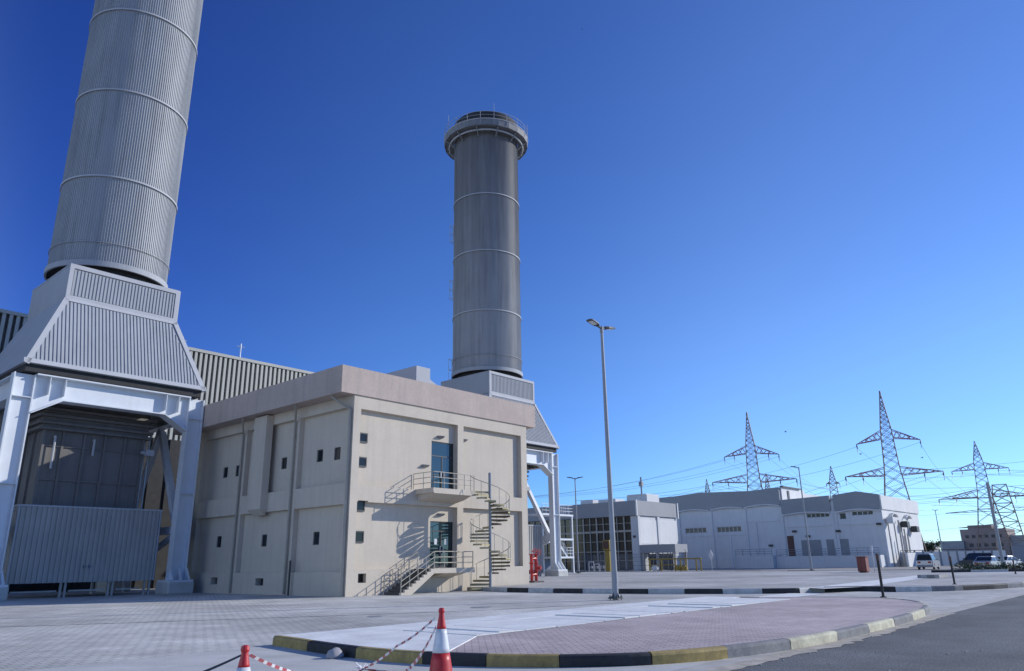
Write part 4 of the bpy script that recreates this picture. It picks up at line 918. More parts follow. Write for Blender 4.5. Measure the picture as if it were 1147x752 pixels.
# loading platform along the facade
lp = root('loading_platform', (133.4, 50.6, 0), 'low grey loading platform with a thin railing along the substation building', 'platform')
m = MB(); m.box(114.6, 48.5, 0, XF - .16, 54.6, 2.0); m.box(115.6, 33.4, 0, XF - .16, 48.45, 1.85); m.build('platform', 'cgrey', lp)
railing([(114.7, 54.5, 2.0), (114.7, 48.6, 2.0)], 1.0, 1.2, 3, .04, 'louvre', 'railing', lp); railing([(115.7, 48.3, 1.85), (115.7, 33.5, 1.85)], 1.0, 1.5, 3, .035, 'louvre', 'railing', lp)
m = MB(); m.box(113.9, 54.65, 0, 114.2, 55.0, 5.2); m.build('pier', 'cgrey', lp)

FAR[0] = 1.0
# ------------------------------------------------------------------ fence and yellow equipment in front of the control building
fe = root('mesh_fence', (98.5, 55, 0), 'thin blue grey mesh fence in front of the far buildings', 'fence')
m = MB(); y = 74.0
while y > 54.3: m.box(98.49, y - .012, .15, 98.51, y + .012, 2.5); y -= .16
for z in (.3, .9, 1.5, 2.1, 2.5): m.box(98.47, 54.2, z - .02, 98.488, 74, z + .02)
m.build('mesh_panel', 'fence', fe)
for i in range(9):
    y = 74 - i * 2.46; m = MB(); m.tube((98.55, y, 0), (98.55, y, 2.7), .06, 6); m.tube((98.55, y, 2.7), (98.2, y, 3.0), .04, 5); m.build('post', 'fence', fe)
yb = root('yellow_barrier', (95.5, 54, 0), 'yellow pipe barrier with valves in front of the canopy of the control building', 'barrier')
m = MB(); m.tube((95.5, 58.7, 1.75), (95.5, 50.4, 1.75), .09); m.tube((95.5, 58.7, .95), (95.5, 54.5, .95), .06)
m.build('rail', 'yellow', yb)
for y in (58.5, 56.6, 54.4, 53.6, 52.8, 51.2, 50.5):
    m = MB(); m.tube((95.5, y, 0), (95.5, y, 1.8), .11); m.build('post', 'yellow', yb)
for y in (57.6, 53.9, 53.0):
    m = MB(); m.tube((95.3, y - .5, .5), (95.3, y + .5, .5), .22); m.lathe([(.3, .2), (.3, .9)], (95.3, y, 0), 10); m.build('valve', 'yellow' if y < 54 else 'conewhite', yb)
yc = root('yellow_cabinet', (93.8, 64.1, 0), 'tall yellow post cabinet behind the base of the street lamp', 'cabinet')
m = MB(); m.bbox(93.3, 63.8, 0, 94.2, 64.6, 3.1, .05); m.bbox(93.1, 63.6, 3.12, 94.4, 64.8, 4.5, .06); m.build('body', 'yellow', yc)
m = MB(); m.box(93.06, 63.75, 3.3, 93.098, 64.65, 4.35); m.build('door', 'rust', yc)
for i, y in enumerate((67.6, 66.6, 65.6)):
    t = root('pipe_stand', (94, y, 0), ('white framed pipe stand left of the yellow cabinet, leftmost of three', 'white framed pipe stand left of the yellow cabinet, middle of three', 'white framed pipe stand nearest the yellow cabinet')[i], 'pipe stand', 'pipe stands by the fence')
    m = MB(); m.path([(94, y - .45, 0), (94, y - .45, 1.5 - .3 * i), (94, y + .4, 1.5 - .3 * i), (94, y + .4, 0)], .07); m.build('frame', 'conewhite', t)
    m = MB(); m.lathe([(.2, .5), (.26, .7), (.2, .9)], (94, y, 0), 8); m.build('valve', 'louvre', t)
sg = root('diamond_sign', (94.5, 48.4, 0), 'small white diamond shaped sign on a thin post before the substation wall', 'sign')
m = MB(); m.tube((94.5, 48.4, 0), (94.5, 48.4, 1.7), .035); m.build('post', 'galv', sg)
m = MB(); m.extr([(94.46, 48.4, 1.4), (94.46, 48.75, 2.1), (94.46, 48.4, 2.8), (94.46, 48.05, 2.1)], (.03, 0, 0)); m.build('plate', 'conewhite', sg)
rb = root('red_cabinet', (76.41, 23.71, .2), 'red brown metal fire cabinet standing alone on the far pavement', 'cabinet')
m = MB(); m.bbox(75.9, 23.3, .3, 76.8, 24.1, 1.6, .03); m.build('body', 'redbox', rb)
m = MB(); m.box(75.86, 23.36, .42, 75.898, 23.68, 1.5); m.box(75.86, 23.72, .42, 75.898, 24.04, 1.5); m.build('door', 'redbox', rb)
m = MB(); m.box(75.82, 23.22, 1.602, 76.88, 24.18, 1.66); m.build('roof', 'redbox', rb)
m = MB(); m.box(76, 23.4, .2, 76.7, 24.0, .298); m.build('plinth', 'step', rb)
fp = root('flow_meter', (76.0, 22.5, .2), 'slim pale meter post right behind the red cabinet', 'post')
m = MB(); m.tube((77.6, 23.1, .2), (77.6, 23.1, 2.4), .05); m.lathe([(.12, 2.2), (.12, 2.6)], (77.6, 23.1, 0), 8); m.build('pipe', 'conewhite', fp)

# ------------------------------------------------------------------ street lamps
def lamp(name, H, r0, r1, arms, label, loc, group='street lamps', tilt=.18, base=True):
    s = root(name, (0, 0, 0), label, 'street lamp', group)
    m = MB(); m.tube((0, 0, .02), (0, 0, H), r0, 16, r1); m.lathe([(r1 * 1.3, H - .25), (r1 * 1.3, H + .05)], (0, 0, 0), 12); m.build('pole', 'pole', s, smooth=False)
    if base:
        m = MB(); m.box(-.24, -.24, .06, .24, .24, .1)
        for x in (-.17, .17):
            for y in (-.17, .17): m.tube((x, y, 0.0), (x, y, .22), .022, 6); m.lathe([(.045, .1), (.045, .15)], (x, y, 0), 6)
        for t in range(4):
            a = t * math.pi / 2; d = Vector((math.cos(a), math.sin(a), 0)); q = Vector((-d.y, d.x, 0)) * .01
            m.add([d * r0 * .9 + q + Vector((0, 0, .1)), d * .23 + q + Vector((0, 0, .1)), d * r0 * .9 + q + Vector((0, 0, .34)), d * r0 * .9 - q + Vector((0, 0, .1)), d * .23 - q + Vector((0, 0, .1)), d * r0 * .9 - q + Vector((0, 0, .34))], [(0, 1, 2), (3, 5, 4), (1, 4, 5, 2), (0, 3, 4, 1)])
        m.build('base_plate', 'lamp_dark', s)
        m = MB(); m.box(-.055, -r0 - .012, .7, .055, -r0 + .03, 1.15); m.build('access_door', 'pole', s)
    for a in arms:
        d = Vector((math.cos(a), math.sin(a), 0)); t = Vector((-d.y, d.x, 0)); z = Vector((0, 0, 1)); dd = (d + z * tilt).normalized(); n = t.cross(dd) * -1
        if n.z < 0: n = -n
        o = Vector((0, 0, H - .05)); m = MB(); m.tube(o, o + dd * .35, .05, 8)
        def sec(u, hw, th): c = o + dd * u; return [c - t * hw, c + t * hw, c + t * hw * .8 + n * th, c - t * hw * .8 + n * th]
        q = [sec(.28, .09, .09), sec(.45, .17, .10), sec(.95, .18, .07), sec(1.05, .13, .04)]
        vs = sum(q, []); fs = [(3, 2, 1, 0), (12, 13, 14, 15)]
        for k in range(3):
            for i in range(4): fs.append((k * 4 + i, k * 4 + (i + 1) % 4, k * 4 + 4 + (i + 1) % 4, k * 4 + 4 + i))
        m.add(vs, fs)
        for k in range(5): c = o + dd * (.34 + k * .05) + n * .09; m.bar(c - t * .09, c + t * .09, .012, .05)
        h = m.build('lamp_head', 'lamp_dark', s)
        g = MB(); c0, c1 = o + dd * .5 - n * .006, o + dd * .92 - n * .006; g.hexa([c0 - t * .12 - n * .01, c0 + t * .12 - n * .01, c1 + t * .12 - n * .01, c1 - t * .12 - n * .01, c0 - t * .12, c0 + t * .12, c1 + t * .12, c1 - t * .12]); g.build('lens', 'lens', h)
    return place(s, loc)
lamp('street_lamp', 12.2, .135, .065, (math.pi, 0), 'tall grey street lamp with two lamp heads on the near paved yard', (28.1, 19.0, 0))
lamp('street_lamp', 12.7, .12, .06, (math.atan2(.75, -.66),), 'slim street lamp with one head before the substation shutters', (96.5, 36.1, 0))
lamp('street_lamp', 11.5, .12, .06, (math.atan2(.75, -.66), math.atan2(-.75, .66)), 'slim street lamp with two heads in front of the curtain wall', (77.0, 57.3, .2))
lamp('street_lamp', 12.6, .16, .08, (math.atan2(-.5, .9), math.atan2(.5, -.9)), 'thin distant street lamp left of the steel post on the right', (214.8, 47.4, 0), base=False)
st_ = root('steel_post', (98.7, 16.1, 0), 'thick bare steel post rising in front of the parked cars on the right', 'post')
m = MB(); m.tube((98.7, 16.1, 0), (98.7, 16.1, 9.4), .2, 10, .13); m.build('shaft', 'pole', st_)
m = MB(); m.box(98.3, 15.7, 0, 99.1, 16.5, .5); m.build('footing', 'apron', st_)
# marker posts
for (x, y, z, h, lab) in ((30.25, 8.85, .19, 1.5, 'slim dark marker post at the right tip of the pink island'), (44.6, 9.55, .2, 1.35, 'slim dark marker post behind the middle of the far right kerb'), (69.2, 10.6, .2, 1.05, 'slim dark marker post farthest right, near the right edge')):
    s = root('marker_post', (x, y, z), lab, 'post', 'marker posts')
    m = MB(); m.tube((x, y, z), (x, y, z + h * .84), .05, 8); m.build('shaft', 'black', s)
    m = MB(); m.tube((x, y, z + h * .84), (x, y, z + h), .056, 8); m.lathe([(.056, z + h), (.02, z + h + .03)], (x, y, 0), 8); m.build('cap', 'rust', s)
    m = MB(); m.lathe([(.11, z), (.11, z + .03), (.05, z + .04)], (x, y, 0), 10); m.build('base', 'black', s)

# ------------------------------------------------------------------ cones, tape, stone
def cone(H, r, loc, label, bands):
    s = root('traffic_cone', loc, label, 'traffic cone', 'traffic cones'); c = Vector(loc)
    f = lambda z: r * (1 - z / H) + .028
    zs = [.05] + bands + [H - .02]
    m = MB(); m.box(c.x - r * 1.35, c.y - r * 1.35, c.z, c.x + r * 1.35, c.y + r * 1.35, c.z + .045); m.build('base', 'black', s)
    for i in range(len(zs) - 1):
        m = MB(); prof = []
        n = 5
        for k in range(n + 1): z = zs[i] + (zs[i + 1] - zs[i]) * k / n; prof.append((f(z) + (.003 if i % 2 else 0), c.z + z))
        if i == len(zs) - 2: prof += [(f(H) + .004, c.z + H - .005), (.02, c.z + H + .01)]
        m.lathe(prof, (c.x, c.y, 0), 32, caps=True); m.build('sleeve' if i % 2 else 'body', 'conewhite' if i % 2 else 'orange', s, smooth=False)
    for o in kids(s):
        if o.name.startswith(('sleeve', 'body')):
            o.data.polygons.foreach_set('use_smooth', [len(p.vertices) == 4 for p in o.data.polygons])
    m = MB(); m.lathe([(.036, c.z + H - .01), (.042, c.z + H + .015), (.036, c.z + H + .045), (.012, c.z + H + .055)], (c.x, c.y, 0), 12); m.build('top_cap', 'orange', s)
    return s
C1 = Vector((7.05, 7.47, 0)); H1 = 1.0
C2 = Vector((4.09, 7.08, 0)); H2 = .82
cone(H1, .17, C1, 'red traffic cone with one white sleeve standing before the painted kerb', [.52, .80])
cone(H2, .165, C2, 'red and white traffic cone at the bottom edge, left of the painted kerb', [.36, .68])
def tape(pts, wd, label, sag=0.0, mats=('tape_w', 'tape_r'), seg=.13, twist=.7, group='barrier tapes'):
    P = [Vector(p) for p in pts]; L = sum((b - a).length for a, b in zip(P, P[1:])); n = max(8, int(L / .05)); out = []
    for i in range(n + 1):
        t = i / n * (len(P) - 1); k = min(len(P) - 2, int(t)); f = t - k; q = P[k].lerp(P[k + 1], f); q.z -= sag * 4 * f * (1 - f); q.z = max(q.z, .012); out.append(q)
    m = MB(); prev = None; dist = 0
    for i in range(n + 1):
        d = (out[min(n, i + 1)] - out[max(0, i - 1)]).normalized(); s = d.cross(Vector((0, 0, 1))).normalized(); u = s.cross(d); a = math.sin(i * .05 * twist) * 1.1 + .6
        hw = (s * math.cos(a) + u * math.sin(a)) * wd / 2; th = (u * math.cos(a) - s * math.sin(a)) * .0012
        cur = [out[i] - hw - th, out[i] + hw - th, out[i] + hw + th, out[i] - hw + th]
        if prev:
            dist += (out[i] - out[i - 1]).length; m.m = int(dist / seg) % 2
            m.add(prev + cur, [(0, 1, 5, 4), (1, 2, 6, 5), (2, 3, 7, 6), (3, 0, 4, 7)])
        prev = cur
    tag(m.build('barrier_tape', list(mats)), label, 'barrier tape', group)
K = Vector((9.0, 11.4, .03))
K = Vector((7.9, 10.15, .04))
T1 = C1 + Vector((-.03, .03, .93)); T2 = C2 + Vector((.03, .03, .80))
tape([T2, K], .032, 'red and white barrier tape sagging from the bottom edge cone to the white knot', .16)
tape([K, K.lerp(T1, .5), C1 + Vector((-.06, .06, .93))], .03, 'taut red and white barrier tape rising from the white knot to the taller cone', .03)
tape([Vector((8.0, 9.35, .02)), C1 + Vector((-.05, .05, .82))], .045, 'twisted pale tape end hanging from the taller cone down to the ground', .10)
tape([K, Vector((8.05, 9.8, .015)), Vector((8.0, 9.35, .015))], .05, 'loose red and white tape lying on the ground between the tapes', 0)
tape([K, Vector((6.9, 9.3, .02)), Vector((6.2, 8.4, .02))], .05, 'red and white tape running from the knot toward the bottom edge', .0)
tape([T2, Vector((3.2, 8.2, .35)), Vector((2.2, 9.4, .05))], .03, 'dark slack cord leading left from the bottom edge cone', .05, ('cable', 'cable'))
m = MB()
for i in range(14):
    a = random.uniform(0, 6.28); r_ = random.uniform(.05, .16); m.bar(K + Vector((0, 0, 0)), K + Vector((math.cos(a) * r_, math.sin(a) * r_, random.uniform(.0, .1))), .035, .006)
tag(m.build('tape_knot', 'tape_w'), 'crumpled white tape knot lying on the concrete between cones and kerb', 'tape knot')
m = MB(); rr = random.Random(4); ps = []
cst = Vector((8.72, 12.0, 0)); prof = [(.03, 0), (.13, .01), (.14, .06), (.10, .13), (.05, .17), (.01, .18)]
for r_, z in prof:
    for i in range(12):
        a = 2 * math.pi * i / 12; k = 1 + rr.uniform(-.15, .15); ps.append(cst + Vector((r_ * k * math.cos(a) * 1.2, r_ * k * math.sin(a), z * (1 + rr.uniform(-.05, .05)))))
m.add(ps, [(k * 12 + i, k * 12 + (i + 1) % 12, k * 12 + 12 + (i + 1) % 12, k * 12 + 12 + i) for k in range(5) for i in range(12)] + [tuple(range(11, -1, -1)), tuple(range(60, 72))])
tag(m.build('pale_stone', 'stone', smooth=True), 'pale grey lump of stone leaning on the black section of painted kerb', 'stone')
# pebbles on the road
m = MB()
for i in range(160):
    x = random.uniform(11, 40); y = random.uniform(2.5, 5.75) if random.random() < .5 else random.uniform(5.3, 5.8); r_ = random.uniform(.006, .022)
    m.lathe([(r_ * .8, .003), (r_, r_ * .5), (r_ * .5, r_)], (x, y, 0), 5)
tag(m.build('gravel', 'louvre', origin=(0, 0, 0)), 'scattered small stones lying on the asphalt near the kerb', 'gravel', kind='stuff')

# ------------------------------------------------------------------ cars
def car(kind, paint, label, loc, heading):
    """local: front +x"""
    s = root('parked_car', (0, 0, 0), label, 'car', 'parked cars')
    if kind == 'suv': L, W, zb, belt, roof = 4.7, 1.88, .28, 1.12, 1.85; low = [(-2.35, .45), (-2.33, 1.05), (-2.2, belt), (1.0, belt), (1.25, 1.1), (2.2, .98), (2.35, .8), (2.35, .4), (2.2, zb), (-2.2, zb)]; gh = [(-2.15, belt), (-1.95, roof - .12), (-1.7, roof), (.2, roof), (.45, roof - .08), (1.1, belt)]
    else: L, W, zb, belt, roof = 4.6, 1.78, .22, .95, 1.46; low = [(-2.3, .42), (-2.3, .85), (-2.2, .98), (-1.4, belt + .05), (.9, belt), (2.0, .82), (2.3, .62), (2.3, .36), (2.15, zb), (-2.15, zb)]; gh = [(-1.75, belt + .02), (-1.05, roof - .06), (-.8, roof), (.05, roof), (.3, roof - .06), (1.1, belt - .01)]
    m = MB(); n = len(low); hw = W / 2
    rows = []
    for yy, k in ((-hw * .93, .97), (-hw, 1.0), (hw, 1.0), (hw * .93, .97)): pass
    def ring(y, sc): return [Vector((x * sc, y, zb + (z - zb) * (.96 if sc < 1 else 1))) for x, z in low]
    rs = [ring(-hw, .975), ring(-hw * .9, 1), ring(hw * .9, 1), ring(hw, .975)]
    vs = sum(rs, []); fs = [tuple(range(n - 1, -1, -1)), tuple(range(3 * n, 4 * n))]
    for k in range(3):
        for i in range(n): fs.append((k * n + i, k * n + (i + 1) % n, k * n + n + (i + 1) % n, k * n + n + i))
    m.add(vs, fs); body = m.build('body', paint, s)
    m = MB(); n = len(gh); tw = lambda z: hw * .95 - (z - belt) * .28
    A = [Vector((x, -tw(z), z)) for x, z in gh]; B = [Vector((x, tw(z), z)) for x, z in gh]
    m.add(A + B, [tuple(range(n - 1, -1, -1)), tuple(range(n, 2 * n))] + [(i, (i + 1) % n, n + (i + 1) % n, n + i) for i in range(n)]); m.build('cabin_glass', 'glazing', s)
    m = MB(); rz = roof + .004; xs_ = (gh[1][0] - .02, gh[-2][0] + .02)
    m.hexa([(xs_[0], -tw(roof) - .03, rz - .09), (xs_[1], -tw(roof) - .03, rz - .09), (xs_[1], tw(roof) + .03, rz - .09), (xs_[0], tw(roof) + .03, rz - .09), (xs_[0] + .1, -tw(roof) + .05, rz + .03), (xs_[1] - .1, -tw(roof) + .05, rz + .03), (xs_[1] - .1, tw(roof) - .05, rz + .03), (xs_[0] + .1, tw(roof) - .05, rz + .03)])
    for sg_ in (-1, 1):
        for (x0, z0), (x1, z1) in ((gh[0], gh[1]), (gh[-1], gh[-2])): m.bar((x0, sg_ * (tw(z0) + .01), z0), (x1, sg_ * (tw(z1) + .01), z1), .07, .05)
        m.bar((-.35, sg_ * (tw(belt) + .01), belt), (-.35, sg_ * (tw(roof) + .01), roof - .05), .08, .04)
    m.build('roof', paint, s)
    for x in (-1.38, 1.4):
        for sg_ in (-1, 1):
            m = MB(); m.tube((x, sg_ * (hw - .2), .34), (x, sg_ * (hw + .005), .34), .34, 16); wh = m.build('wheel', 'black', s)
            m = MB(); m.tube((x, sg_ * (hw + .006), .34), (x, sg_ * (hw + .02), .34), .2, 12); m.build('rim', 'galv', wh)
    for sg_ in (-1, 1):
        m = MB(); zt = belt - .28 if kind == 'suv' else .72; m.box(-L / 2 - .02, sg_ * hw * .62 - .17, zt - .1, -L / 2 + .06, sg_ * hw * .62 + .17, zt + .12); m.build('tail_light', 'tail', s)
        m = MB(); m.box(L / 2 - .12, sg_ * hw * .62 - .2, .66, L / 2 + .005, sg_ * hw * .62 + .2, .8); m.build('headlight', 'lens', s)
        m = MB(); m.bbox(.85, sg_ * (hw + .1) - .1, belt - .02, 1.05, sg_ * (hw + .1) + .1, belt + .14, .02); m.build('mirror', paint, s)
    m = MB(); m.box(-L / 2 - .05, -hw * .9, .32, -L / 2 + .05, hw * .9, .55); m.build('bumper', 'louvre', s)
    m = MB(); m.box(-L / 2 - .035, -.26, .68, -L / 2 - .02, .26, .8); m.build('plate', 'plate', s)
    return place(s, loc, heading)
vd = math.atan2(.25, .97)
car('suv', 'car_silver', 'silver off road car seen from behind beside the end wall of the substation', (108.5, 25.8, 0), math.atan2(25.8, 108.5) - .18)
car('suv', 'car_dark', 'dark off road car parked behind the grey saloon on the right', (111.5, 20.9, 0), math.atan2(20.9, 111.5) + .6)
car('saloon', 'car_silver', 'silver grey saloon car seen from behind next to the steel post', (101.45, 17.9, 0), math.atan2(17.8, 101.4) - .3)
car('saloon', 'car_white', 'white saloon car half hidden behind the steel post', (106.5, 17.0, 0), math.atan2(17, 106) - .4)

# ------------------------------------------------------------------ perimeter wall, hedge, far factory
pw = root('perimeter_wall', (146, 33, 0), 'white panelled perimeter wall with dark posts beyond the parked cars', 'wall')
m = MB(); A = Vector((143, 38.5, 0)); B = Vector((148, 23.5, 0)); d = (B - A).normalized(); nn = Vector((-d.y, d.x, 0)); L = (B - A).length
m.bar(A + Vector((0, 0, 1.15)), B + Vector((0, 0, 1.15)), .2, 2.3); m.build('wall', 'cwhite', pw)
m = MB()
for i in range(int(L / 1.25) + 1):
    p = A + d * i * 1.25 + nn * 0; q = p + d * .28
    m.hexa([p + nn * -.16, q + nn * -.16, q + nn * .16, p + nn * .16] + [x + Vector((0, 0, 2.5)) for x in (p + nn * -.16, q + nn * -.16, q + nn * .16, p + nn * .16)])
m.build('post', 'louvre', pw)
m = MB(); m.bar(A + Vector((0, 0, 2.56)), B + Vector((0, 0, 2.56)), .4, .1); m.build('coping', 'brown', pw)
pw2 = root('boundary_wall', (150, 18, 0), 'long plain grey boundary wall behind the cars at the right edge', 'wall')
m = MB(); m.bar((148.6, 22.6, 1.5), (160, 2, 1.5), .3, 3.0); m.build('wall', 'cpara', pw2)
m = MB(); m.bar((148.6, 22.6, 3.05), (160, 2, 3.05), .45, .12); m.build('coping', 'louvre', pw2)
# low dark planter hedge in front of the cars
hg = root('planter_hedge', (92, 15, 0), 'low dark hedge in a kerbed bed in front of the parked cars', 'hedge')
m = MB(); rr = random.Random(2)
for i in range(2600):
    t = rr.random(); p = Vector((88.6 + 3.5 * t, 18.5 - 11 * t, 0)) + Vector((rr.uniform(-.5, .5), rr.uniform(-.5, .5), rr.uniform(.15, .75 + .15 * math.sin(t * 40)))); a = Vector((rr.gauss(0, 1), rr.gauss(0, 1), rr.gauss(0, 1))).normalized() * .1; c = a.orthogonal().normalized() * .06
    m.quad(p - a, p - c, p + a, p + c)
m.build('foliage', 'leaf', hg)
m = MB(); m.bar((88.5, 18.9, .1), (92.2, 7.2, .1), 1.3, .22); m.build('bed', 'sand', hg)
fa = root('far_factory', (385, 60, 0), 'distant brown works building with a stepped roof at the right edge', 'building')
def farbox(x, y, wx, wy, h, mt, nm): mm = MB(); mm.box(x, y - wy / 2, 0, x + wx, y + wy / 2, h); return mm.build(nm, mt, fa)
farbox(374, 66, 20, 17, 12.2, 'factory', 'main_block'); farbox(372, 78, 20, 9, 7.6, 'louvre', 'side_block'); farbox(376, 53.5, 18, 7, 9.3, 'cpara', 'side_block'); farbox(380, 68, 8, 9, 14.0, 'factory', 'roof_block')
m = MB()
for i in range(6): m.box(373.9, 59.5 + i * 2.4, 8.6, 373.99, 60.8 + i * 2.4, 9.8)
for i in range(5): m.box(373.9, 59.5 + i * 2.7, 5.0, 373.99, 61 + i * 2.7, 6.4)
m.build('window', 'winframe', fa)
fb = root('far_shed', (376, 44, 0), 'distant brown shed cut by the right edge of the photo', 'building')
m = MB(); m.box(376, 38, 0, 392, 51, 9.5); m.build('wall', 'factory', fb); m = MB(); m.box(375.5, 37.5, 9.5, 392.5, 51.5, 10.2); m.build('roof', 'louvre', fb)
fc = root('far_depot', (330, 84, 0), 'distant low grey depot roof above the white perimeter wall', 'building')
m = MB(); m.box(330, 78, 0, 350, 92, 6.0); m.build('wall', 'cpara', fc); m = MB(); m.extr([(329.6, 77.5, 6), (329.6, 92.5, 6), (329.6, 85, 7.0)], (21, 0, 0)); m.build('roof', 'louvre', fc)
def tree(loc, h, w_, label):
    s = root('far_tree', loc, label, 'tree', 'distant trees'); m = MB(); rr = random.Random(int(loc[1])); c0 = Vector(loc)
    m.tube(c0, c0 + Vector((0, 0, h * .5)), .25, 8, .12)
    for i in range(5):
        a = rr.uniform(0, 6.28); m.tube(c0 + Vector((0, 0, h * .4)), c0 + Vector((math.cos(a) * w_ * .3, math.sin(a) * w_ * .3, h * .7)), .1, 6, .04)
    m.build('trunk', 'trunk', s); m = MB(); cl = [Vector((rr.gauss(0, .28) * w_, rr.gauss(0, .28) * w_, h * rr.uniform(.45, .92))) for _ in range(14)]
    for i in range(1500):
        q = rr.choice(cl); p = c0 + q + Vector((rr.gauss(0, .13) * w_, rr.gauss(0, .13) * w_, rr.gauss(0, .07) * h)); a = Vector((rr.gauss(0, 1), rr.gauss(0, 1), rr.gauss(0, 1))).normalized() * .28; c = a.orthogonal().normalized() * .2
        m.quad(p - a, p - c, p + a, p + c)
    m.build('crown', 'leaf', s)
tree((240, 63.5, 0), 7.6, 4.6, 'dark round distant tree just right of the substation end wall')
tree((250, 58.5, 0), 6.0, 4.0, 'smaller distant tree left of the thin far street lamp')

# ------------------------------------------------------------------ pylons and wires
def pylon(base, ang, H, arms, wb, waist, ww, label, t=.15, red=True):
    """arms: (z root bottom, z root top, z tip, half span). ang: direction of the arms"""
    s = root('power_pylon', base, label, 'pylon', 'lattice power pylons'); c = Vector(base); e1 = Vector((math.cos(ang), math.sin(ang), 0)); e2 = Vector((-e1.y, e1.x, 0))
    def hw(z):
        if z < waist: return wb + (ww - wb) * z / waist
        zt = arms[-1][1] + .3
        if z < zt: return ww + (ww * .72 - ww) * (z - waist) / (zt - waist)
        return max(.08, ww * .72 * (1 - (z - zt) / (H - zt)))
    cor = lambda i, z: c + e1 * hw(z) * (1, 1, -1, -1)[i] + e2 * hw(z) * (1, -1, -1, 1)[i] + Vector((0, 0, z))
    zs = [0]; 
    while zs[-1] < H - 1.2: zs.append(zs[-1] + max(1.3, hw(zs[-1]) * 1.25))
    zs[-1] = H
    m = MB()
    for z0, z1 in zip(zs, zs[1:]):
        for i in range(4):
            m.bar(cor(i, z0), cor(i, z1), t * 1.5, t * 1.5); j = (i + 1) % 4
            if z1 < H: m.bar(cor(i, z0), cor(j, z1), t * .8, t * .8); m.bar(cor(j, z0), cor(i, z1), t * .8, t * .8)
            if int(z0) % 2 == 0 and z0 > 0: m.bar(cor(i, z0), cor(j, z0), t * .7, t * .7)
    m.build('body', 'pylon', s); tips = []
    for zb, zt, ztip, span in arms:
        for sg_ in (-1, 1):
            m = MB(); T = c + e1 * sg_ * span + Vector((0, 0, ztip)); n = 6
            bp = [c + e1 * sg_ * hw(zb) + e2 * q * hw(zb) + Vector((0, 0, zb)) for q in (-1, 1)]; tp = [c + e1 * sg_ * hw(zt) + e2 * q * hw(zt) + Vector((0, 0, zt)) for q in (-1, 1)]
            for k in range(2): m.bar(bp[k], T, t * 1.2, t * 1.2); m.bar(tp[k], T, t * 1.2, t * 1.2)
            for i in range(n):
                f, g = i / n, (i + 1) / n
                for k in range(2): m.bar(bp[k].lerp(T, f), tp[k].lerp(T, g), t * .7, t * .7); m.bar(tp[k].lerp(T, f), bp[k].lerp(T, g), t * .7, t * .7) if i % 2 else None
                m.bar(bp[0].lerp(T, f), bp[1].lerp(T, g), t * .7, t * .7)
            m.build('cross_arm', 'pylon_red' if red else 'pylon', s)
            m = MB(); sp = (1, .55) if span > 9 else (1,)
            for q in sp:
                P = T.lerp((bp[0] + bp[1]) / 2, 1 - q); 
                for dd in (-1, 1): m.tube(P, P + e2 * dd * 2.2 + Vector((0, 0, -1.0)), .13, 6)
                m.path([P + e2 * -2.2 + Vector((0, 0, -1)), P + Vector((0, 0, -2.6)), P + e2 * 2.2 + Vector((0, 0, -1))], .05, 5)
                tips += [P + e2 * -2.2 + Vector((0, 0, -1.0)), P + e2 * 2.2 + Vector((0, 0, -1.0))]
            m.build('insulator', 'insul', s)
    tips.append(c + Vector((0, 0, H))); return tips
AA = math.atan2(-1, .25)
A1 = [(24.6, 26.9, 25.0, 13.0), (35.6, 38.0, 34.5, 8.6)]
t1 = pylon((242, 62.9, 0), AA, 50.2, A1, 5.6, 26.5, 2.05, 'tallest red and grey lattice pylon, behind the right end of the substation')
def ang_at(x, y): return math.atan2(-x, y) 
t2 = pylon((256.5, 112.3, 0), math.atan2(-1, .45), 52.5, [(27.4, 30.2, 28.0, 14.2), (37.6, 40.2, 36.8, 9.3)], 5.8, 28, 2.1, 'lattice pylon above the left part of the substation roof')
t3 = pylon((335.3, 56.2, 0), math.atan2(-1, .17), 44.0, [(22.8, 25.6, 22.6, 15.5), (33.2, 35.6, 33.0, 9.4)], 6.0, 24, 2.2, 'slender lattice pylon at the right, above the parked cars', .14)
t4 = pylon((374.3, 190.4, 0), math.atan2(-1, .5), 43.0, [(24, 26.5, 25, 13), (33, 35, 33, 8)], 5, 25, 2.0, 'small distant pylon peak left of the pylon behind the substation roof', .16)
t5 = pylon((387.3, 162.5, 0), math.atan2(-1, .42), 44.5, [(24, 26.5, 25, 13), (33, 35, 33, 8)], 5, 25, 2.0, 'small distant pylon peak just left of the slim one headed lamp', .16)
t6 = pylon((379.5, 126.3, 0), math.atan2(-1, .33), 44.5, [(27.5, 29.5, 28, 15.5), (36, 37, 36, 3)], 5, 28, 2.0, 'distant pylon with a broad flat arm above the middle of the substation', .16, red=False)
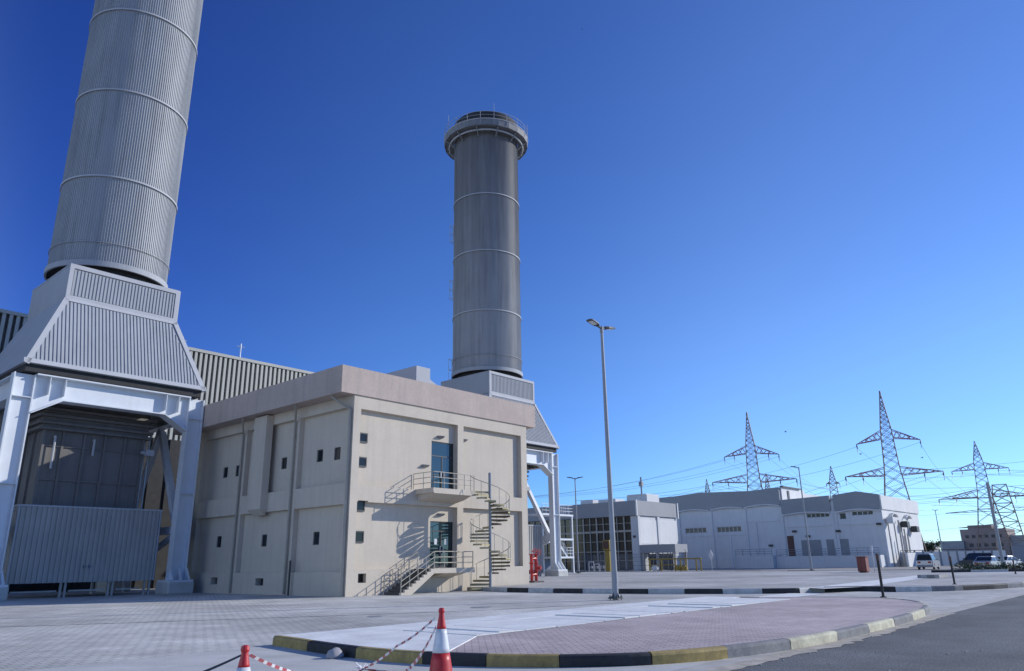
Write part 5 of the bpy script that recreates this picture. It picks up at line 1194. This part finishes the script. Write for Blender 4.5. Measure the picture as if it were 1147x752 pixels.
# portal gantry pylon at the right edge
gp = root('portal_pylon', (296, 44.5, 0), 'flat topped lattice gantry pylon at the right edge of the photo', 'pylon', 'lattice power pylons')
m = MB(); c = Vector((296.35, 45.0, 0)); e1 = Vector((.15, -.99, 0)); e2 = Vector((.99, .15, 0)); Hh = 24
q0 = lambda i, z: c + e1 * (2.0 + 2.6 * (1 - z / Hh)) * (1, 1, -1, -1)[i] + e2 * 1.4 * (1, -1, -1, 1)[i] + Vector((0, 0, z))
z = 0
while z < Hh - .1:
    z1 = min(Hh, z + 3)
    for i in range(4): j = (i + 1) % 4; m.bar(q0(i, z), q0(i, z1), .26, .26); m.bar(q0(i, z), q0(j, z1), .12, .12); m.bar(q0(j, z), q0(i, z1), .12, .12); m.bar(q0(i, z1), q0(j, z1), .14, .14)
    z = z1
m.build('body', 'pylon', gp)
for z, sp, up_ in ((20, 15, 3.4), (15.5, 17, 0), (10.5, 14, 0)):
    for sg_ in (-1, 1):
        m = MB(); T = c + e1 * sg_ * sp + Vector((0, 0, z)); a = c + e1 * sg_ * 2.4 + Vector((0, 0, z)); b2 = a + Vector((0, 0, up_ if up_ else 1.0)); m.bar(a, T, .18, .18); m.bar(b2, T, .16, .16)
        for i in range(6): m.bar(a.lerp(T, i / 6), b2.lerp(T, (i + 1) / 6), .1, .1)
        m.build('cross_arm', 'pylon', gp)
def wire(a, b_, sag, label, r=.035):
    a, b_ = Vector(a), Vector(b_); n = 18; pts = []
    for i in range(n + 1): f = i / n; p = a.lerp(b_, f); p.z -= sag * 4 * f * (1 - f); pts.append(p)
    m = MB(); m.path(pts, r, 5); tag(m.build('power_line', 'wire'), label, 'power line', 'overhead power lines')
def far(tp, d, dz): return [Vector(p) + Vector(d) + Vector((0, 0, dz)) for p in tp]
n1 = len(t1) - 1
for i in range(0, n1, 2):
    wire(t1[i], Vector(t1[i]) + Vector((-60, 62, -15)), 3.0, 'thin power line falling left from the tallest pylon toward the substation roof')
for i in range(1, n1, 2):
    wire(t1[i], (t3[i] if i < len(t3) - 1 else t3[0]), 6.0, 'thin power line from the tallest pylon to the slender right pylon')
for i in range(0, len(t2) - 1, 2):
    wire(t2[i], Vector(t2[i]) + Vector((-50, 75, -12)), 3.0, 'thin power line falling left from the pylon above the left part of the roof')
for i in range(1, len(t2) - 1, 2):
    wire(t2[i], t6[min(i, len(t6) - 2)], 5.0, 'thin power line from the pylon on the left to the flat armed distant pylon')
for i in range(0, len(t3) - 1, 2):
    wire(t3[i], Vector(t3[i]) + Vector((40, -150, 1)), 5.0, 'thin power line running right from the slender right pylon out of the photo')
for sg_ in (-1, 1):
    for z in (20, 15.5, 10.5):
        a = c + e1 * sg_ * 14 + Vector((0, 0, z)); wire(a, a + Vector((-60 if sg_ < 0 else 20, 60 if sg_ < 0 else -90, 1.0 - z * .1)), 1.5, 'thin power line leaving the flat topped gantry pylon on the left side' if sg_ < 0 else 'thin power line leaving the gantry pylon out of the right edge', .03)

for i, (y0_, z0_, y1_, z1_) in enumerate(((70, 27, -20, 26), (66, 23.5, -20, 22), (60, 20, -25, 18.5), (75, 31, -20, 31), (55, 16.5, -25, 15), (80, 34, -20, 35))):
    wire((268, y0_, z0_ * .85), (300, y1_, z1_ * 1.0), 2.2, 'thin power line crossing the sky low behind the right hand pylons', .04)
for i, k in enumerate((0, 3, 5)):
    wire(t2[k], (292, 58 - i * 5, 19.5 + i * 2.0), 4.0, 'thin power line strung behind the substation roof toward the gantry pylon', .04)

# ------------------------------------------------------------------ birds
for (x, y, dd, lab) in ((880, 484, 140, 'small dark bird in the sky above the slim one headed lamp'), (964, 509, 150, 'small dark bird in the sky just left of the tallest pylon'), (1033, 513, 160, 'small dark bird in the sky between the two right pylons'), (652, 33, 120, 'tiny dark bird high in the blue sky above the street lamp')):
    f = 832.9; dv = fw + rt * ((x - 573.5) / f) - up * ((y - 376) / f); dv.normalize(); c = Vector((0, 0, 1.6)) + dv * dd
    s = root('flying_bird', c, lab, 'bird', 'birds in the sky'); k = .8 if y > 100 else .4
    m = MB(); a = Vector((rt.x, rt.y, 0)).normalized(); n = 8; prof = [(.01, -.28), (.07, -.12), (.09, .05), (.06, .18), (.03, .27), (.005, .33)]; vs = []
    bd = a * .8 + Vector((0, 0, .1)); sdv = bd.cross(Vector((0, 0, 1))).normalized(); uv = sdv.cross(bd).normalized()
    for r_, u in prof:
        for i in range(n): t = 2 * math.pi * i / n; vs.append(c + (bd * u + (sdv * math.cos(t) + uv * math.sin(t)) * r_) * k)
    fs = [(q * n + i, q * n + (i + 1) % n, q * n + n + (i + 1) % n, q * n + n + i) for q in range(5) for i in range(n)]; m.add(vs, fs)
    for sg_ in (-1, 1):
        w0 = c + bd * .1 * k; w1 = c + bd * -.08 * k; o1 = c + (sdv * sg_ * .35 + uv * .22 + bd * .1) * k; o2 = c + (sdv * sg_ * .7 + uv * .1 - bd * .08) * k; o3 = c + (sdv * sg_ * .35 + uv * .2 - bd * .08) * k
        th = uv * .012 * k; m.add([w0, o1, o2, o3, w1, w0 + th, o1 + th, o2 + th, o3 + th, w1 + th], [(0, 1, 2, 3, 4), (9, 8, 7, 6, 5), (0, 1, 6, 5), (1, 2, 7, 6), (2, 3, 8, 7), (3, 4, 9, 8)])
    m.build('body', 'bird', s)
